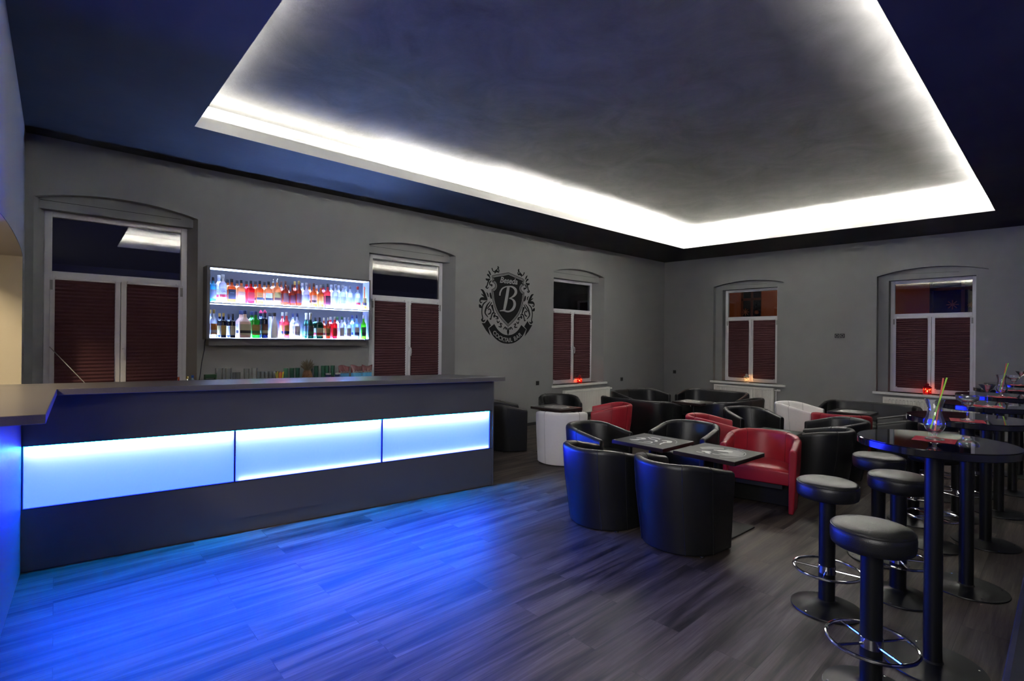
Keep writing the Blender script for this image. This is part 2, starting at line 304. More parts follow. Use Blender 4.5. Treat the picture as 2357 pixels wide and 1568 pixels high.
def arc(uL, uR, zs, za, n=18):
    w = uR-uL; h = za-zs; rad = (w*w/4+h*h)/(2*h); cz = za-rad; c = (uL+uR)/2; out = []
    for i in range(n+1):
        u = uL + w*i/n; out.append((u, cz + math.sqrt(rad*rad-(u-c)**2)))
    return out
def make_wall(name, fn, u0, u1, top, wins, kind, cut=None):
    """wins: (uL, uR, fL, fR, zs, za, zft)"""
    outer = [(u0,0),(u1,0),(u1,top(u1)),(u0,top(u0))]
    loops = [outer]
    for w in wins:
        loops.append([(w[0],.70)] + arc(w[0], w[1], w[4], w[5]) + [(w[1],.70)])
    flat = [p for l in loops for p in l]
    tri = tessellate_polygon([[Vector((p[0],p[1],0)) for p in l] for l in loops])
    m = MB(); m.add([fn(p[0],0,p[1]) for p in flat], [tuple(t) for t in tri])
    m2 = MB()
    for (uL,uR,fL,fR,zs,za,zt) in wins:
        A_ = arc(uL, uR, zs, za)
        if kind == 'A':           # splayed jambs, roller box above, frame set back .20
            db, d = .09, .20
            def jl(q): return uL + (fL-uL)*q/d
            def jr(q): return uR + (fR-uR)*q/d
            m.add([fn(uL,0,.70), fn(jl(d),d,.70), fn(jl(d),d,zs), fn(uL,0,zs)], [(0,1,2,3)])
            m.add([fn(uR,0,.70), fn(jr(d),d,.70), fn(jr(d),d,zs), fn(uR,0,zs)], [(0,1,2,3)])
            n = len(A_)
            m.add([fn(u,0,z) for u, z in A_] + [fn(u,db+.02,z) for u, z in A_], [(i,i+1,n+i+1,n+i) for i in range(n-1)])
            # box face with the infill above it (one plane, a hairline joint between)
            face = [(jl(db),zt),] + [(max(jl(db),min(jr(db),u)), z) for u, z in A_] + [(jr(db),zt)]
            m2.prism(face, 0, 1, lambda x, y, t: fn(x, db + t*(d+.06-db), y))
            zj = zs - .01
            m3 = MB().prism([(jl(db)+.01,zj-.002),(jr(db)-.12,zj-.002),(jr(db)-.12,zj+.002),(jl(db)+.01,zj+.002)], 0, 1, lambda x, y, t: fn(x, db-.002+t*.003, y))
        else:                      # shallow arched niche .11 deep, then a square reveal to .26
            d1, d2 = .11, .26
            for u in (uL, uR): m.add([fn(u,0,.70), fn(u,d1,.70), fn(u,d1,zs), fn(u,0,zs)], [(0,1,2,3)])
            n = len(A_)
            m.add([fn(u,0,z) for u, z in A_] + [fn(u,d1,z) for u, z in A_], [(i,i+1,n+i+1,n+i) for i in range(n-1)])
            o = [(uL,.70)] + A_ + [(uR,.70)]
            poly = [(uL,.70)] + A_ + [(uR,.70),(fR,.70),(fR,zt),(fL,zt),(fL,.70)]
            t3 = tessellate_polygon([[Vector((p[0],p[1],0)) for p in poly]])
            m.add([fn(p[0],d1,p[1]) for p in poly], [tuple(t) for t in t3])
            for a, b in (((fL,.70),(fL,zt)), ((fR,.70),(fR,zt)), ((fL,zt),(fR,zt))):
                m.add([fn(a[0],d1,a[1]), fn(b[0],d1,b[1]), fn(b[0],d2+.08,b[1]), fn(a[0],d2+.08,a[1])], [(0,1,2,3)])
            c = (uL+uR)/2
            m3 = MB().prism([(c-.38,zs-.005),(c+.42,zs+.028),(c+.42,zs+.031),(c-.38,zs-.001)], 0, 1, lambda x, y, t: fn(x, d1-.002+t*.003, y))
        m2j = m3.build('hairline_joint', M_DARKTHREAD, smooth=False); m2j['kind'] = 'structure'; JOINTS.append(m2j)
    w = m.build(name, M_WALL, smooth=False); struct(w)
    if m2.v:
        q = m2.build('roller_box', M_WALL, w, smooth=False)
    for j in JOINTS: j.parent = w
    JOINTS.clear()
    return w
JOINTS = []
WA = [(-.167,1.225,-.093,1.153,2.98,3.075,2.885), (3.37,4.905,3.467,4.783,2.985,3.08,2.875), (7.27,8.88,7.37,8.705,2.985,3.08,2.865)]
WB = [(4.045,5.56,4.205,5.40,2.88,2.972,2.80), (.91,2.425,1.07,2.265,2.845,2.955,2.765)]
wall_back = make_wall('wall_back', fA, X0, XB, lambda u: zc(YA)+.02, WA, 'A')
wall_right = make_wall('wall_right', fB, Y0, YA, lambda u: zc(u)+.02, WB, 'B')
struct(MB().add([(X0,Y0,0),(XB,Y0,0),(XB,Y0,3.5),(X0,Y0,3.5)],[(0,1,2,3)]).build('wall_front', M_WALL, smooth=False))
struct(MB().add([(X0,Y0,0),(X0,YA,0),(X0,YA,3.6),(X0,Y0,3.6)],[(0,1,2,3)]).build('wall_side', M_WARMWALL, smooth=False))
# thick left wall with the wide arched pass-through (y 3.0 .. 6.47)
m = MB(); xl, xt = -.228, -.83
ar = [(3.0,0),(3.0,2.12)] + smoothpts([(3.0,2.12),(3.4,2.20),(3.9,2.27),(4.5,2.315),(5.1,2.345),(5.8,2.365),(6.3,2.358),(6.47,2.335)], 3)[1:] + [(6.47,0)]
poly = [(2.4,0)] + ar + [(YA,0),(YA,zc(YA)),(2.4,zc(2.4)+.01)]
m.prism(poly, 0, 1, lambda y, z, t: (xl + (xt-xl)*t, y, z))
left = struct(m.build('wall_left', M_WALL, smooth=False))
lin = MB(); ar2 = [(y, z) for y, z in ar]; n = len(ar2); e = .004
lin.add([(xl-.002, y + (e if y < 4.5 else -e), z-e) for y, z in ar2] + [(xt-.01, y + (e if y < 4.5 else -e), z-e) for y, z in ar2], [(i,i+1,n+i+1,n+i) for i in range(n-1)])
lin.build('arch_lining', M_WARMWALL, left, smooth=False)
struct(MB().box(X0, xt, 2.4, 2.5, 0, zc(2.4)).build('wall_corridor', M_WARMWALL, smooth=False))
# floor
fl = MB().add([(X0-.1,Y0-.1,0),(XB+.4,Y0-.1,0),(XB+.4,YA+.4,0),(X0-.1,YA+.4,0)],[(0,1,2,3)]).build('floor', M_FLOOR, smooth=False); struct(fl)
# baseboards
struct(MB().box(1.2, XB, YA-.012, YA, 0, .055).build('baseboard_back', M_BLACKP, smooth=False))
struct(MB().box(XB-.012, XB, Y0, YA-.012, 0, .055).build('baseboard_right', M_BLACKP, smooth=False))

# ceiling with the rectangular light cove
cx0, cx1, cy0, cy1 = .945, 9.79, .727, 5.475
hole = [(cx0,cy0),(cx1,cy0),(cx1,cy1),(cx0,cy1)]
outer = [(X0,Y0),(XB+.3,Y0),(XB+.3,YA+.3),(X0,YA+.3)]
tri = tessellate_polygon([[Vector((*p,0)) for p in outer],[Vector((*p,0)) for p in hole]])
m = MB().add([(x,y,zc(y)) for x, y in outer+hole], [tuple(t) for t in tri])
m.add([(x,y,zc(y)+.10) for x, y in outer+hole], [tuple(t) for t in tri])
ceil = struct(m.build('ceiling', M_CEIL, smooth=False))
W_ = .27; T1, T2, T3 = .112, .158, .325
def ring(off): return [(cx0-off,cy0-off),(cx1+off,cy0-off),(cx1+off,cy1+off),(cx0-off,cy1+off)]
def band(m, offa, za, offb, zb):
    a, b = ring(offa), ring(offb)
    m.add([(x,y,zc(y)+za) for x, y in a] + [(x,y,zc(y)+zb) for x, y in b], [(i,(i+1)%4,4+(i+1)%4,4+i) for i in range(4)])
tr = MB(); band(tr, 0, 0, 0, T1); band(tr, 0, T1, .02, T1); 
rcs = MB(); band(rcs, .02, .105, W_, .105); band(rcs, W_, .10, W_, T3)
cove = struct(tr.build('trim_1', M_WHITE, smooth=False)); rcs.build('cove_recess', M_RECESS, cove, smooth=False); cove['label'] = 'white fascia and recess of the rectangular ceiling light cove'
dfb = MB(); band(dfb, .022, .106, .022, T2); dfb.build('diffuser_strip', M_DIFF, cove, smooth=False)
a = ring(W_)
up = MB().add([(x,y,zc(y)+T3) for x, y in a], [(0,1,2,3)]).build('coffer_soffit', M_COFFER, ceil, smooth=False)
for i, (x0_,x1_,y0_,y1_,k_) in enumerate(((cx0-.05,2.9,cy1+.05,cy1+.10,.05),(2.9,4.6,cy1+.05,cy1+.10,.13),(4.6,6.6,cy1+.05,cy1+.10,.5),(6.6,cx1+.05,cy1+.05,cy1+.10,1.1),
        (cx0-.05,3.3,cy0-.10,cy0-.05,NEAR_K),(3.3,cx1+.05,cy0-.10,cy0-.05,.17),(cx0-.10,cx0-.05,cy0-.045,2.5,NEAR_K),(cx0-.10,cx0-.05,2.5,cy1+.045,.07),(cx1+.05,cx1+.10,cy0-.045,cy1+.045,.85))):
    k = MB(); zz = .138
    k.hexa([(x0_,y0_,zc(y0_)+zz),(x1_,y0_,zc(y0_)+zz),(x1_,y1_,zc(y1_)+zz),(x0_,y1_,zc(y1_)+zz)], [(x0_,y0_,zc(y0_)+zz+.002),(x1_,y0_,zc(y0_)+zz+.002),(x1_,y1_,zc(y1_)+zz+.002),(x0_,y1_,zc(y1_)+zz+.002)])
    o = k.build('led_strip', emis('cove_led', (1,.982,.94), LED_S*k_), cove, smooth=False)

# ------------------------------------------------------------------ windows, blinds, sills
def make_window(idx, fn, fL, fR, zt, depth, blind_labels, flip, uL, uR, wallname, ztr, sillspan):
    root = sroot('window_%d' % idx, fn((fL+fR)/2, depth, .70))
    bx = root.location.copy()
    def F(u, d, z):
        p = Vector(fn(u, depth + d, z)) - bx; return tuple(p)
    def bxx(m, u0, u1, d0, d1, z0, z1):
        m.hexa([F(u0,d0,z0),F(u1,d0,z0),F(u1,d1,z0),F(u0,d1,z0)], [F(u0,d0,z1),F(u1,d0,z1),F(u1,d1,z1),F(u0,d1,z1)]); return m
    cm = (fL+fR)/2; g = .062
    fr = MB()
    bxx(fr, fL, fL+g, 0, .07, .70, zt+.01); bxx(fr, fR-g, fR, 0, .07, .70, zt+.01); bxx(fr, fL+g, fR-g, 0, .07, zt-.055, zt+.01)
    bxx(fr, fL+g, fR-g, 0, .07, ztr-.04, ztr+.035); bxx(fr, fL+g, fR-g, 0, .07, .70, .745)
    fr.build('window_frame', M_PVC, root, smooth=False, bevel=.006)
    z0, z1 = .735, ztr-.03
    for sgn in (-1, 1):
        a, b = (fL+.045, cm-.003) if sgn < 0 else (cm+.003, fR-.045)
        s_ = MB(); w = .05
        bxx(s_, a, a+w, -.018, .05, z0, z1); bxx(s_, b-w, b, -.018, .05, z0, z1); bxx(s_, a+w, b-w, -.018, .05, z0, z0+w); bxx(s_, a+w, b-w, -.018, .05, z1-w, z1)
        sash = s_.build('sash', M_PVC, root, smooth=False, bevel=.005)
        bxx(MB(), a+w-.005, b-w+.005, .02, .028, z0+w-.005, z1-w+.005).build('sash_pane', M_WINGLASS, sash, smooth=False)
        hh = MB(); hu = a+.012 if sgn < 0 else b-.012
        bxx(hh, hu-.012, hu+.012, -.026, -.016, z1-.13, z1-.03); hh.build('hinge', M_GREYP, sash, smooth=False)
    bxx(MB(), fL+g-.006, fR-g+.006, .02, .028, ztr+.03, zt-.05).build('fanlight_pane', M_WINGLASS, root, smooth=False)
    # handle on the sash beside the middle
    hs = cm + (.026 if not flip else -.026)
    h = MB(); bxx(h, hs-.013, hs+.013, -.030, -.018, 1.42, 1.50)
    h.tube([F(hs,-.02,1.47), F(hs,-.06,1.47), F(hs+.004,-.066,1.455), F(hs+.008,-.066,1.40), F(hs+.006,-.058,1.345)], [.009,.009,.010,.009,.008], 8)
    h.build('window_handle', M_PVC, root)
    # sill board
    sl = MB(); d0 = -depth-.055
    bxx(sl, sillspan[0], sillspan[1], d0, -depth, .675, .72)
    bxx(sl, fL+.002, fR-.002, -depth, .0, .70, .72)
    ww = [(uL,-depth),(uR,-depth),(fR,0),(fL,0)] if depth < .22 else [(uL,-depth),(uR,-depth),(uR,-depth+.11),(fR,-depth+.11),(fR,0),(fL,0),(fL,-depth+.11),(uL,-depth+.11)]
    sl.prism(ww, .70, .72, lambda u, d, z: F(u, d, z))
    sl.build('window_sill', M_WHITE, root, smooth=False, bevel=.004)
    # pleated blinds, one per sash
    for sgn, lab in zip((-1, 1), blind_labels):
        a, b = (fL+.085, cm-.052) if sgn < 0 else (cm+.055, fR-.092)
        bl = thing('pleated_blind', lab, 'blind', fn((a+b)/2, depth-.028, .8), group='burgundy pleated window blinds')
        o = bl.location.copy()
        def G(u, d, z): return tuple(Vector(fn(u, depth + d, z)) - o)
        zt_, zb_ = ztr-.055, .80
        m = MB(); nz = int((zt_-zb_)/.019)//2*2; vs = []
        for i in range(nz+1):
            z = zb_ + (zt_-zb_)*i/nz; d = -.024 - (.016 if i % 2 else 0)
            vs += [G(a,d,z), G(b,d,z)]
        vs2 = []
        m.add(vs, [(2*i,2*i+1,2*i+3,2*i+2) for i in range(nz)])
        for i in range(nz+1):
            z = zb_ + (zt_-zb_)*i/nz; d = -.022 + (.0 if i % 2 else 0)
            vs2 += [G(a,d,z), G(b,d,z)]
        m.add(vs2, [(2*i,2*i+2,2*i+3,2*i+1) for i in range(nz)])
        m.build('pleated_fabric', M_BLIND, bl, smooth=False)
        for nm, zz in (('head_rail', zt_), ('bottom_rail', zb_-.02)):
            r_ = MB(); q = [G(a-.004,-.042,zz),G(b+.004,-.042,zz),G(b+.004,-.020,zz),G(a-.004,-.020,zz)]; q2 = [G(a-.004,-.042,zz+.02),G(b+.004,-.042,zz+.02),G(b+.004,-.020,zz+.02),G(a-.004,-.020,zz+.02)]
            r_.hexa(q, q2); rr = r_.build(nm, M_PVC, bl, smooth=False, bevel=.003)
            for u in (a+.012, b-.012):
                br = MB(); br.hexa([G(u-.01,-.045,zz+.004),G(u+.01,-.045,zz+.004),G(u+.01,-.02,zz+.004),G(u-.01,-.02,zz+.004)], [G(u-.01,-.045,zz+.034),G(u+.01,-.045,zz+.034),G(u+.01,-.02,zz+.034),G(u-.01,-.02,zz+.034)])
                br.build('bracket', M_PVC, rr, smooth=False, bevel=.003)
    return root
make_window(1, fA, -.093, 1.153, 2.885, .20, ('left burgundy pleated blind in the wide window at the far left, behind the bar', 'right burgundy pleated blind in the wide window at the far left, behind the bar'), False, -.167, 1.225, 'a', 2.24, (-.2,1.26))
make_window(2, fA, 3.467, 4.783, 2.875, .20, ('left burgundy pleated blind in the window right of the lit bottle shelf', 'right burgundy pleated blind in the window right of the lit bottle shelf'), False, 3.37, 4.905, 'a', 2.235, (3.33,4.95))
make_window(3, fA, 7.37, 8.705, 2.865, .20, ('left burgundy pleated blind in the window right of the crest', 'right burgundy pleated blind in the window right of the crest, behind the red lantern'), False, 7.27, 8.88, 'a', 2.225, (7.235,8.95))
make_window(4, fB, 4.205, 5.40, 2.80, .26, ('right burgundy pleated blind in the window above the white lantern', 'left burgundy pleated blind in the window above the white lantern'), True, 4.045, 5.56, 'b', 2.15, (3.985,5.61))
make_window(5, fB, 1.07, 2.265, 2.765, .26, ('right burgundy pleated blind in the window behind the round bar tables', 'left burgundy pleated blind in the window behind the round bar tables'), True, .91, 2.425, 'b', 2.12, (.86,2.47))

# street facade seen dimly through the upper panes of the right wall
fac = thing('neighbouring_building', 'orange lit facade across the street, seen through the upper panes', 'building', (17,5,0))
def facade():
    L = [(-6,-6+4.1)]
    m = MB(); wins = [(6.75,7.45), (1.2,2.5)]; ys = [-8] + [v for w in sorted(wins) for v in w] + [14]
    for i in range(0, len(ys), 2): m.box(0,.4, ys[i]-5, ys[i+1]-5, 0, 6)
    for a, b in sorted(wins): m.box(0,.4, a-5, b-5, 0, 1.4); m.box(0,.4, a-5, b-5, 3.6, 6)
    m.build('wall', pm('orange_render', (.42,.17,.07), .85, noise=.1, nscale=2), fac, smooth=False)
    for a, b in wins:
        f = MB(); c = (a+b)/2
        for u0, u1, z0, z1 in ((a,a+.06,1.4,3.6),(b-.06,b,1.4,3.6),(c-.035,c+.035,1.4,3.6),(a,b,1.4,1.46),(a,b,3.54,3.6),(a,b,3.0,3.08)): f.box(.1,.16,u0-5,u1-5,z0,z1)
        w = f.build('window', pm('brown_frame', (.12,.05,.03), .6), fac, smooth=False)
        MB().box(.13,.14,a-5,b-5,1.4,3.6).build('pane', M_GLOSSBLACK, w, smooth=False)
        for yy, zz, rr in ((c+.2,2.62,.12),(c-.16,2.6,.07)):
            st = MB()
            for k in range(4):
                t = PI*k/4; dy, dz = math.cos(t)*rr, math.sin(t)*rr
                st.tube([(.09,yy-5-dy,zz-dz),(.09,yy-5+dy,zz+dz)], .012, 5)
            st.build('star_ornament', pm('dull_orange', (.35,.15,.06), .8), w)
facade()

# radiators under the right hand windows
def radiator(label, fn, u0, u1, z1, valve_u, flute=.034):
    r = thing('radiator', label, 'radiator', fn((u0+u1)/2, 0, 0), group='white panel radiators under the window sills')
    o = Vector(fn((u0+u1)/2, 0, 0))
    def G(u, d, z): return tuple(Vector(fn(u, d, z)) - o)
    z0 = .12; b = MB(); n = int((u1-u0-.06)/flute); vs = []
    prof = []
    for i in range(n):
        u = u0+.03+(u1-u0-.06)*i/n; w = (u1-u0-.06)/n
        prof += [(u,-.100),(u+w*.30,-.100),(u+w*.42,-.092),(u+w*.88,-.092)]
    prof = [(u0,-.100)] + prof + [(u1-.03,-.100),(u1,-.100)]
    k = len(prof)
    b.add([G(u,d,z0+.03) for u, d in prof] + [G(u,d,z1-.05) for u, d in prof], [(i,i+1,k+i+1,k+i) for i in range(k-1)])
    def bb(m, a, c, d0, d1, za, zb): return m.hexa([G(a,d0,za),G(c,d0,za),G(c,d1,za),G(a,d1,za)],[G(a,d0,zb),G(c,d0,zb),G(c,d1,zb),G(a,d1,zb)])
    bb(b, u0, u1, -.100, -.03, z0, z0+.03); bb(b, u0, u1, -.100, -.03, z1-.05, z1); bb(b, u0, u1, -.088, -.03, z0+.03, z1-.05)
    body = b.build('radiator_panel', M_RAD, r, smooth=False)
    g = MB(); nn = int((u1-u0-.1)/flute)
    for i in range(nn):
        u = u0+.06+(u1-u0-.12)*i/nn; bb(g, u, u+.016, -.1012, -.0998, z1-.046, z1-.038)
    g.build('vent_slots', M_GREYP, body, smooth=False)
    v = MB(); s = 1 if valve_u > u0 + .3 else -1
    v.tube([G(valve_u,-.05,z1-.04), G(valve_u+s*.05,-.05,z1-.04)], .012, 8); v.tube([G(valve_u+s*.05,-.05,z1-.04), G(valve_u+s*.12,-.05,z1-.04)], [.024,.020], 10)
    v.tube([G(valve_u+s*.03,-.05,z1-.04), G(valve_u+s*.03,-.05,0)], .008, 8)
    v.build('thermostat_valve', M_WHITE, r)
    for u in (u0+.15, u1-.15): bb(MB(), u-.02, u+.02, -.03, 0, z0+.08, z1-.06).build('wall_bracket', M_RAD, r, smooth=False)
radiator('white radiator under the window right of the crest, beside the red chair', fA, 7.52, 8.98, .61, 8.98, .028)
radiator('white radiator under the window with the white lantern', fB, 4.19, 5.49, .64, 4.19, .034)
radiator('white ribbed radiator under the window behind the round bar tables', fB, .95, 2.30, .635, .95, .05)

# sockets and switches
def plate(label, fn, u, z, cat='socket', nm='wall_socket', two=False):
    o = Vector(fn(u, 0, z)); t = thing(nm, label, cat, tuple(o))
    def G(a, d, b): return tuple(Vector(fn(u+a, d, z+b)) - o)
    def bb(m, a, c, d0, d1, za, zb): return m.hexa([G(a,d0,za),G(c,d0,za),G(c,d1,za),G(a,d1,za)],[G(a,d0,zb),G(c,d0,zb),G(c,d1,zb),G(a,d1,zb)])
    for k in ((-.045, .045) if two else (0,)):
        b = bb(MB(), k-.04, k+.04, -.012, 0, -.04, .04).build('cover_plate', M_BLACKP, t, smooth=False, bevel=.004)
        pts = [G(k+.024*math.cos(2*PI*i/24), -.014, .024*math.sin(2*PI*i/24)) for i in range(24)]
        MB().tube(pts, .003, 6, closed=True).build('socket_ring' if not two else 'dial_ring', M_GREYP if two else M_DARKTHREAD, b)
    return t
plate('black wall socket beside the bar end, left of the window with red lantern', fA, 6.84, .79)
plate('black wall socket between the window with red lantern and the room corner', fA, 9.54, .745)
plate('black wall socket on the right wall close to the room corner', fB, 6.536, .866)
plate('pair of black wall switches between the two windows of the right wall', fB, 3.016, 1.75, 'switch', 'wall_switch', True)
# ------------------------------------------------------------------ painted crest on the back wall
crest = thing('wall_crest', 'dark grey cocktail bar crest with shield and ribbon painted on the wall', 'emblem', (6.078, YA, 1.54))
def K(x, z, t): return (x, -t, z-1.54)
m = MB()
half = smoothpts(LOGO['shield'], 3)
def closed(h, off=0):
    # shield outline from a left half, offset inward
    pts = [(p[0], p[1]) for p in h] + [(-p[0], p[1]) for p in reversed(h)][1:-1]
    out = []; n = len(pts)
    for i in range(n):
        a, b = pts[i-1], pts[(i+1) % n]; dx, dy = b[0]-a[0], b[1]-a[1]; l = math.hypot(dx, dy) or 1
        out.append((pts[i][0] + (-dy/l)*off*-1*SGN, pts[i][1] + (dx/l)*off*-1*SGN))
    return out
SGN = -1
q = closed(half, .03); 
if min(p[0] for p in q) < min(p[0] for p in closed(half, 0)): SGN = 1
for o1, w in ((.005,.011), (.026,.008)):
    l = closed(half, o1); l2 = closed(half, o1+w); n = len(l)
    for i in range(n):
        j = (i+1) % n; qd = [l[i], l[j], l2[j], l2[i]]
        m.hexa([K(x,z,0) for x, z in qd], [K(x,z,.0015) for x, z in qd])
inner = closed(half, .046)
m.prism(inner, 0, .0015, lambda x, z, t: K(x, z, t))
m.build('shield', M_LOGO, crest, smooth=False)
for s_ in LOGO['strokes']:
    P = smoothpts([(p[0], p[1], p[2]*1.3+.005) for p in s_], 6)
    MB().ribbon(P, K, 0, .0015).build('scroll', M_LOGO, crest, smooth=False); MB().ribbon([(-p[0], p[1], p[2]) for p in P], K, 0, .0015).build('scroll', M_LOGO, crest, smooth=False)
ri = smoothpts(LOGO['ribin'], 3); ro = smoothpts(LOGO['ribout'], 3)
poly = ri + [(-p[0], p[1]) for p in reversed(ri)][1:] + [(-p[0], p[1]) for p in reversed(ro)] + ro[1:]
poly = [p for i, p in enumerate(poly) if math.hypot(p[0]-poly[i-1][0], p[1]-poly[i-1][1]) > .004]
m = MB().prism(poly, 0, .0015, K)
m.prism(LOGO['tail'], 0, .0015, K); m.prism([(-p[0], p[1]) for p in LOGO['tail']], 0, .0015, K)
rib = m.build('ribbon', M_LOGO, crest, smooth=False)
m = MB()
for s_ in LOGO['B']: m.ribbon(smoothpts([tuple(p) for p in s_], 4), K, .0015, .003)
m.build('letter', M_WALL, crest, smooth=False)
text('lettering', 'Beseda', M_WALL, crest, (0, -.003, 2.632-1.54), (1,0,0), (0,0,1), .150, .0006, shear=.3, bold=.022)
cz, Rr_, word = 2.075, .505, 'COCKTAIL BAR'
angs = [-43,-33.6,-24.2,-16,-8.4,-1.6,4.2,9.2,None,21,29.6,38.4]
for ch, a in zip(word, angs):
    if a is None: continue
    t = R(a); ux = (math.cos(t), 0, math.sin(t)); uy = (-math.sin(t), 0, math.cos(t))
    text('ribbon_letter', ch, M_WALL, rib, (Rr_*math.sin(t), -.003, cz-1.54-Rr_*math.cos(t)), ux, uy, .108, .0006, bold=.018)

# ------------------------------------------------------------------ bar counter
P0 = Vector((-.164, 4.727)); DS = Vector((.9928, -.1198)); DT = Vector((.1198, .9928))
def BW(s, t, z):
    p = P0 + DS*s + DT*t; return Vector((p.x, p.y, z*(1+.04*(1-s/3.8))))
bar = thing('bar_counter', 'grey bar counter with three glowing blue white front panels', 'bar', (P0.x, P0.y, 0))
bo = Vector((P0.x, P0.y, 0))
def bbx(m, s0, s1, t0, t1, z0, z1):
    n = 4
    for i in range(n):
        a, b = s0+(s1-s0)*i/n, s0+(s1-s0)*(i+1)/n
        m.hexa([tuple(BW(*p)-bo) for p in ((a,t0,z0),(b,t0,z0),(b,t1,z0),(a,t1,z0))], [tuple(BW(*p)-bo) for p in ((a,t0,z1),(b,t0,z1),(b,t1,z1),(a,t1,z1))])
    return m
def bb1(s0, s1, t0, t1, z0, z1):
    m = MB(); m.hexa([tuple(BW(*p)-bo) for p in ((s0,t0,z0),(s1,t0,z0),(s1,t1,z0),(s0,t1,z0))], [tuple(BW(*p)-bo) for p in ((s0,t0,z1),(s1,t0,z1),(s1,t1,z1),(s0,t1,z1))]); return m
bb1(-.02, 3.77, 0, .02, .826, 1.156).build('upper_panel', M_BAR, bar, smooth=False)
bb1(-.02, 3.77, 0, .02, .115, .411).build('lower_panel', M_BAR, bar, smooth=False)
bb1(-.02, 3.77, .012, .03, .002, .115).build('kickboard', M_BAR, bar, smooth=False)
bb1(3.77, 3.79, -.004, .5, .002, 1.156).build('end_panel', M_BAR, bar, smooth=False, bevel=.002)
bb1(-.05, 3.77, .18, .20, .002, 1.15).build('back_board', M_BAR, bar, smooth=False)
bb1(-.05, 3.77, .03, .18, .83, .84).build('light_box_lid', M_BOXIN, bar, smooth=False)
bb1(-.05, 3.77, .03, .18, .40, .41).build('light_box_floor', M_BOXIN, bar, smooth=False)
bb1(-.05, 3.77, .17, .178, .41, .83).build('light_box_back', M_BOXIN, bar, smooth=False)
M_PANEL = bpy.data.materials.new('lit_acrylic'); M_PANEL.use_nodes = True
nt = M_PANEL.node_tree; nt.nodes.clear()
e = nt.nodes.new('ShaderNodeEmission'); e.inputs[0].default_value = (*PANEL_C,1); e.inputs[1].default_value = PANEL_S
tl = nt.nodes.new('ShaderNodeBsdfTranslucent'); tl.inputs[0].default_value = (.7,.8,.9,1)
ad = nt.nodes.new('ShaderNodeAddShader'); ot = nt.nodes.new('ShaderNodeOutputMaterial')
nt.links.new(e.outputs[0], ad.inputs[0]); nt.links.new(tl.outputs[0], ad.inputs[1]); nt.links.new(ad.outputs[0], ot.inputs[0])
M_TUBE = emis('light_box_tube', (1,.95,.8), TUBE_S); M_TUBE2 = emis('light_box_low_tube', (.9,.95,.8), TUBE2_S)
M_ALU = pm('dark_profile', (.03,.04,.07), .3, metal=.6)
for i, (a, b) in enumerate(((.008,1.261),(1.273,2.508),(2.520,3.738))):
    bb1(a, b, .014, .018, .413, .824).build('light_panel', M_PANEL, bar, smooth=False)
for s0, s1 in ((-.02,.008),(1.261,1.273),(2.508,2.520),(3.738,3.77)):
    bb1(s0, s1, .001, .03, .411, .826).build('panel_post', M_BAR if s1-s0 > .02 else M_ALU, bar, smooth=False)
fr = MB()
for z0, z1 in ((.820,.828),(.409,.416)):
    q = bb1(-.02, 3.77, -.002, .014, z0, z1); fr.add(q.v, q.f)
fr.build('panel_trim', M_ALU, bar, smooth=False)
tb = MB(); q = bb1(.01, 3.735, .050, .062, .790, .802); tb.add(q.v, q.f)
tb.build('upper_tube', M_TUBE, bar, smooth=False)
q = bb1(1.3, 3.735, .03, .036, .42, .426); q.build('lower_tube', M_TUBE2, bar, smooth=False)
bb1(.01, 3.735, .004, .012, .8185, .8195).build('floor_tint_strip', emis('added_floor_tint', (0,.24,1), EDGE_S), bar, smooth=False)  # hidden glowing strip, added to tint the floor azure
# the return leg of the bar under the arch
rp = [(-.165,4.742),(-.225,3.36),(-.92,3.30),(-.92,4.66)]
MB().prism([(x-bo.x, y-bo.y) for x, y in rp], .002, 1.195).build('return_panel', M_BAR, bar, smooth=False, bevel=.003)

# one continuous L-shaped worktop
def wt(s, t): p = P0 + DS*s + DT*t; return (p.x, p.y)
wp = [wt(.19,-.12), wt(3.86,-.12), wt(3.52,.5), wt(-.55,.5), (-.95,5.1), (-.95,3.22), (-.03,3.14)]
def ztop(x, y):
    s = (Vector((x,y))-P0).dot(DS); s = max(.0, s); return 1.2*(1+.04*(1-s/3.8))
m = MB(); n = len(wp); tri = tessellate_polygon([[Vector((*p,0)) for p in wp]])
m.add([(x,y,ztop(x,y)) for x, y in wp] + [(x,y,ztop(x,y)-.044) for x, y in wp], [tuple(t) for t in tri] + [tuple(i+n for i in reversed(t)) for t in tri] + [(i,(i+1)%n,(i+1)%n+n,i+n) for i in range(n)])
w = m.build('worktop', M_TOP, smooth=False, bevel=.003); tag(w, 'speckled grey L-shaped worktop lying on the bar counter', 'worktop')

# ------------------------------------------------------------------ lit bottle shelf
sx0, sx1, sy, sd = 1.28, 3.285, 6.616, .215
zb, zm, zt = 1.585, 2.012, 2.43
sh = thing('bottle_shelf', 'wall mounted grey bottle shelf with white light strips and dark grey back', 'shelf', (2.28, sy, zb))
so = Vector((2.28, sy, zb))
def sb(x0, x1, y0, y1, z0, z1, name, mat, par=sh, bev=0, **k): return MB().box(x0-so.x, x1-so.x, y0-so.y, y1-so.y, z0-so.z, z1-so.z).build(name, mat, par, smooth=False, bevel=bev)
sb(sx0, sx0+.03, sy, YA-.001, zb, zt, 'side_board', M_DARKBOARD); sb(sx1-.018, sx1, sy, YA-.001, zb, zt, 'side_board', M_DARKBOARD)
sb(sx0+.03, sx1-.018, sy, YA-.001, zt-.022, zt, 'top_board', M_DARKBOARD)
sb(sx0+.03, sx1-.018, sy, YA-.001, zb, zb+.014, 'bottom_board', M_DARKBOARD)
sb(sx0+.03, sx1-.018, sy+.004, YA-.02, zm-.014, zm, 'middle_shelf', M_DARKBOARD)
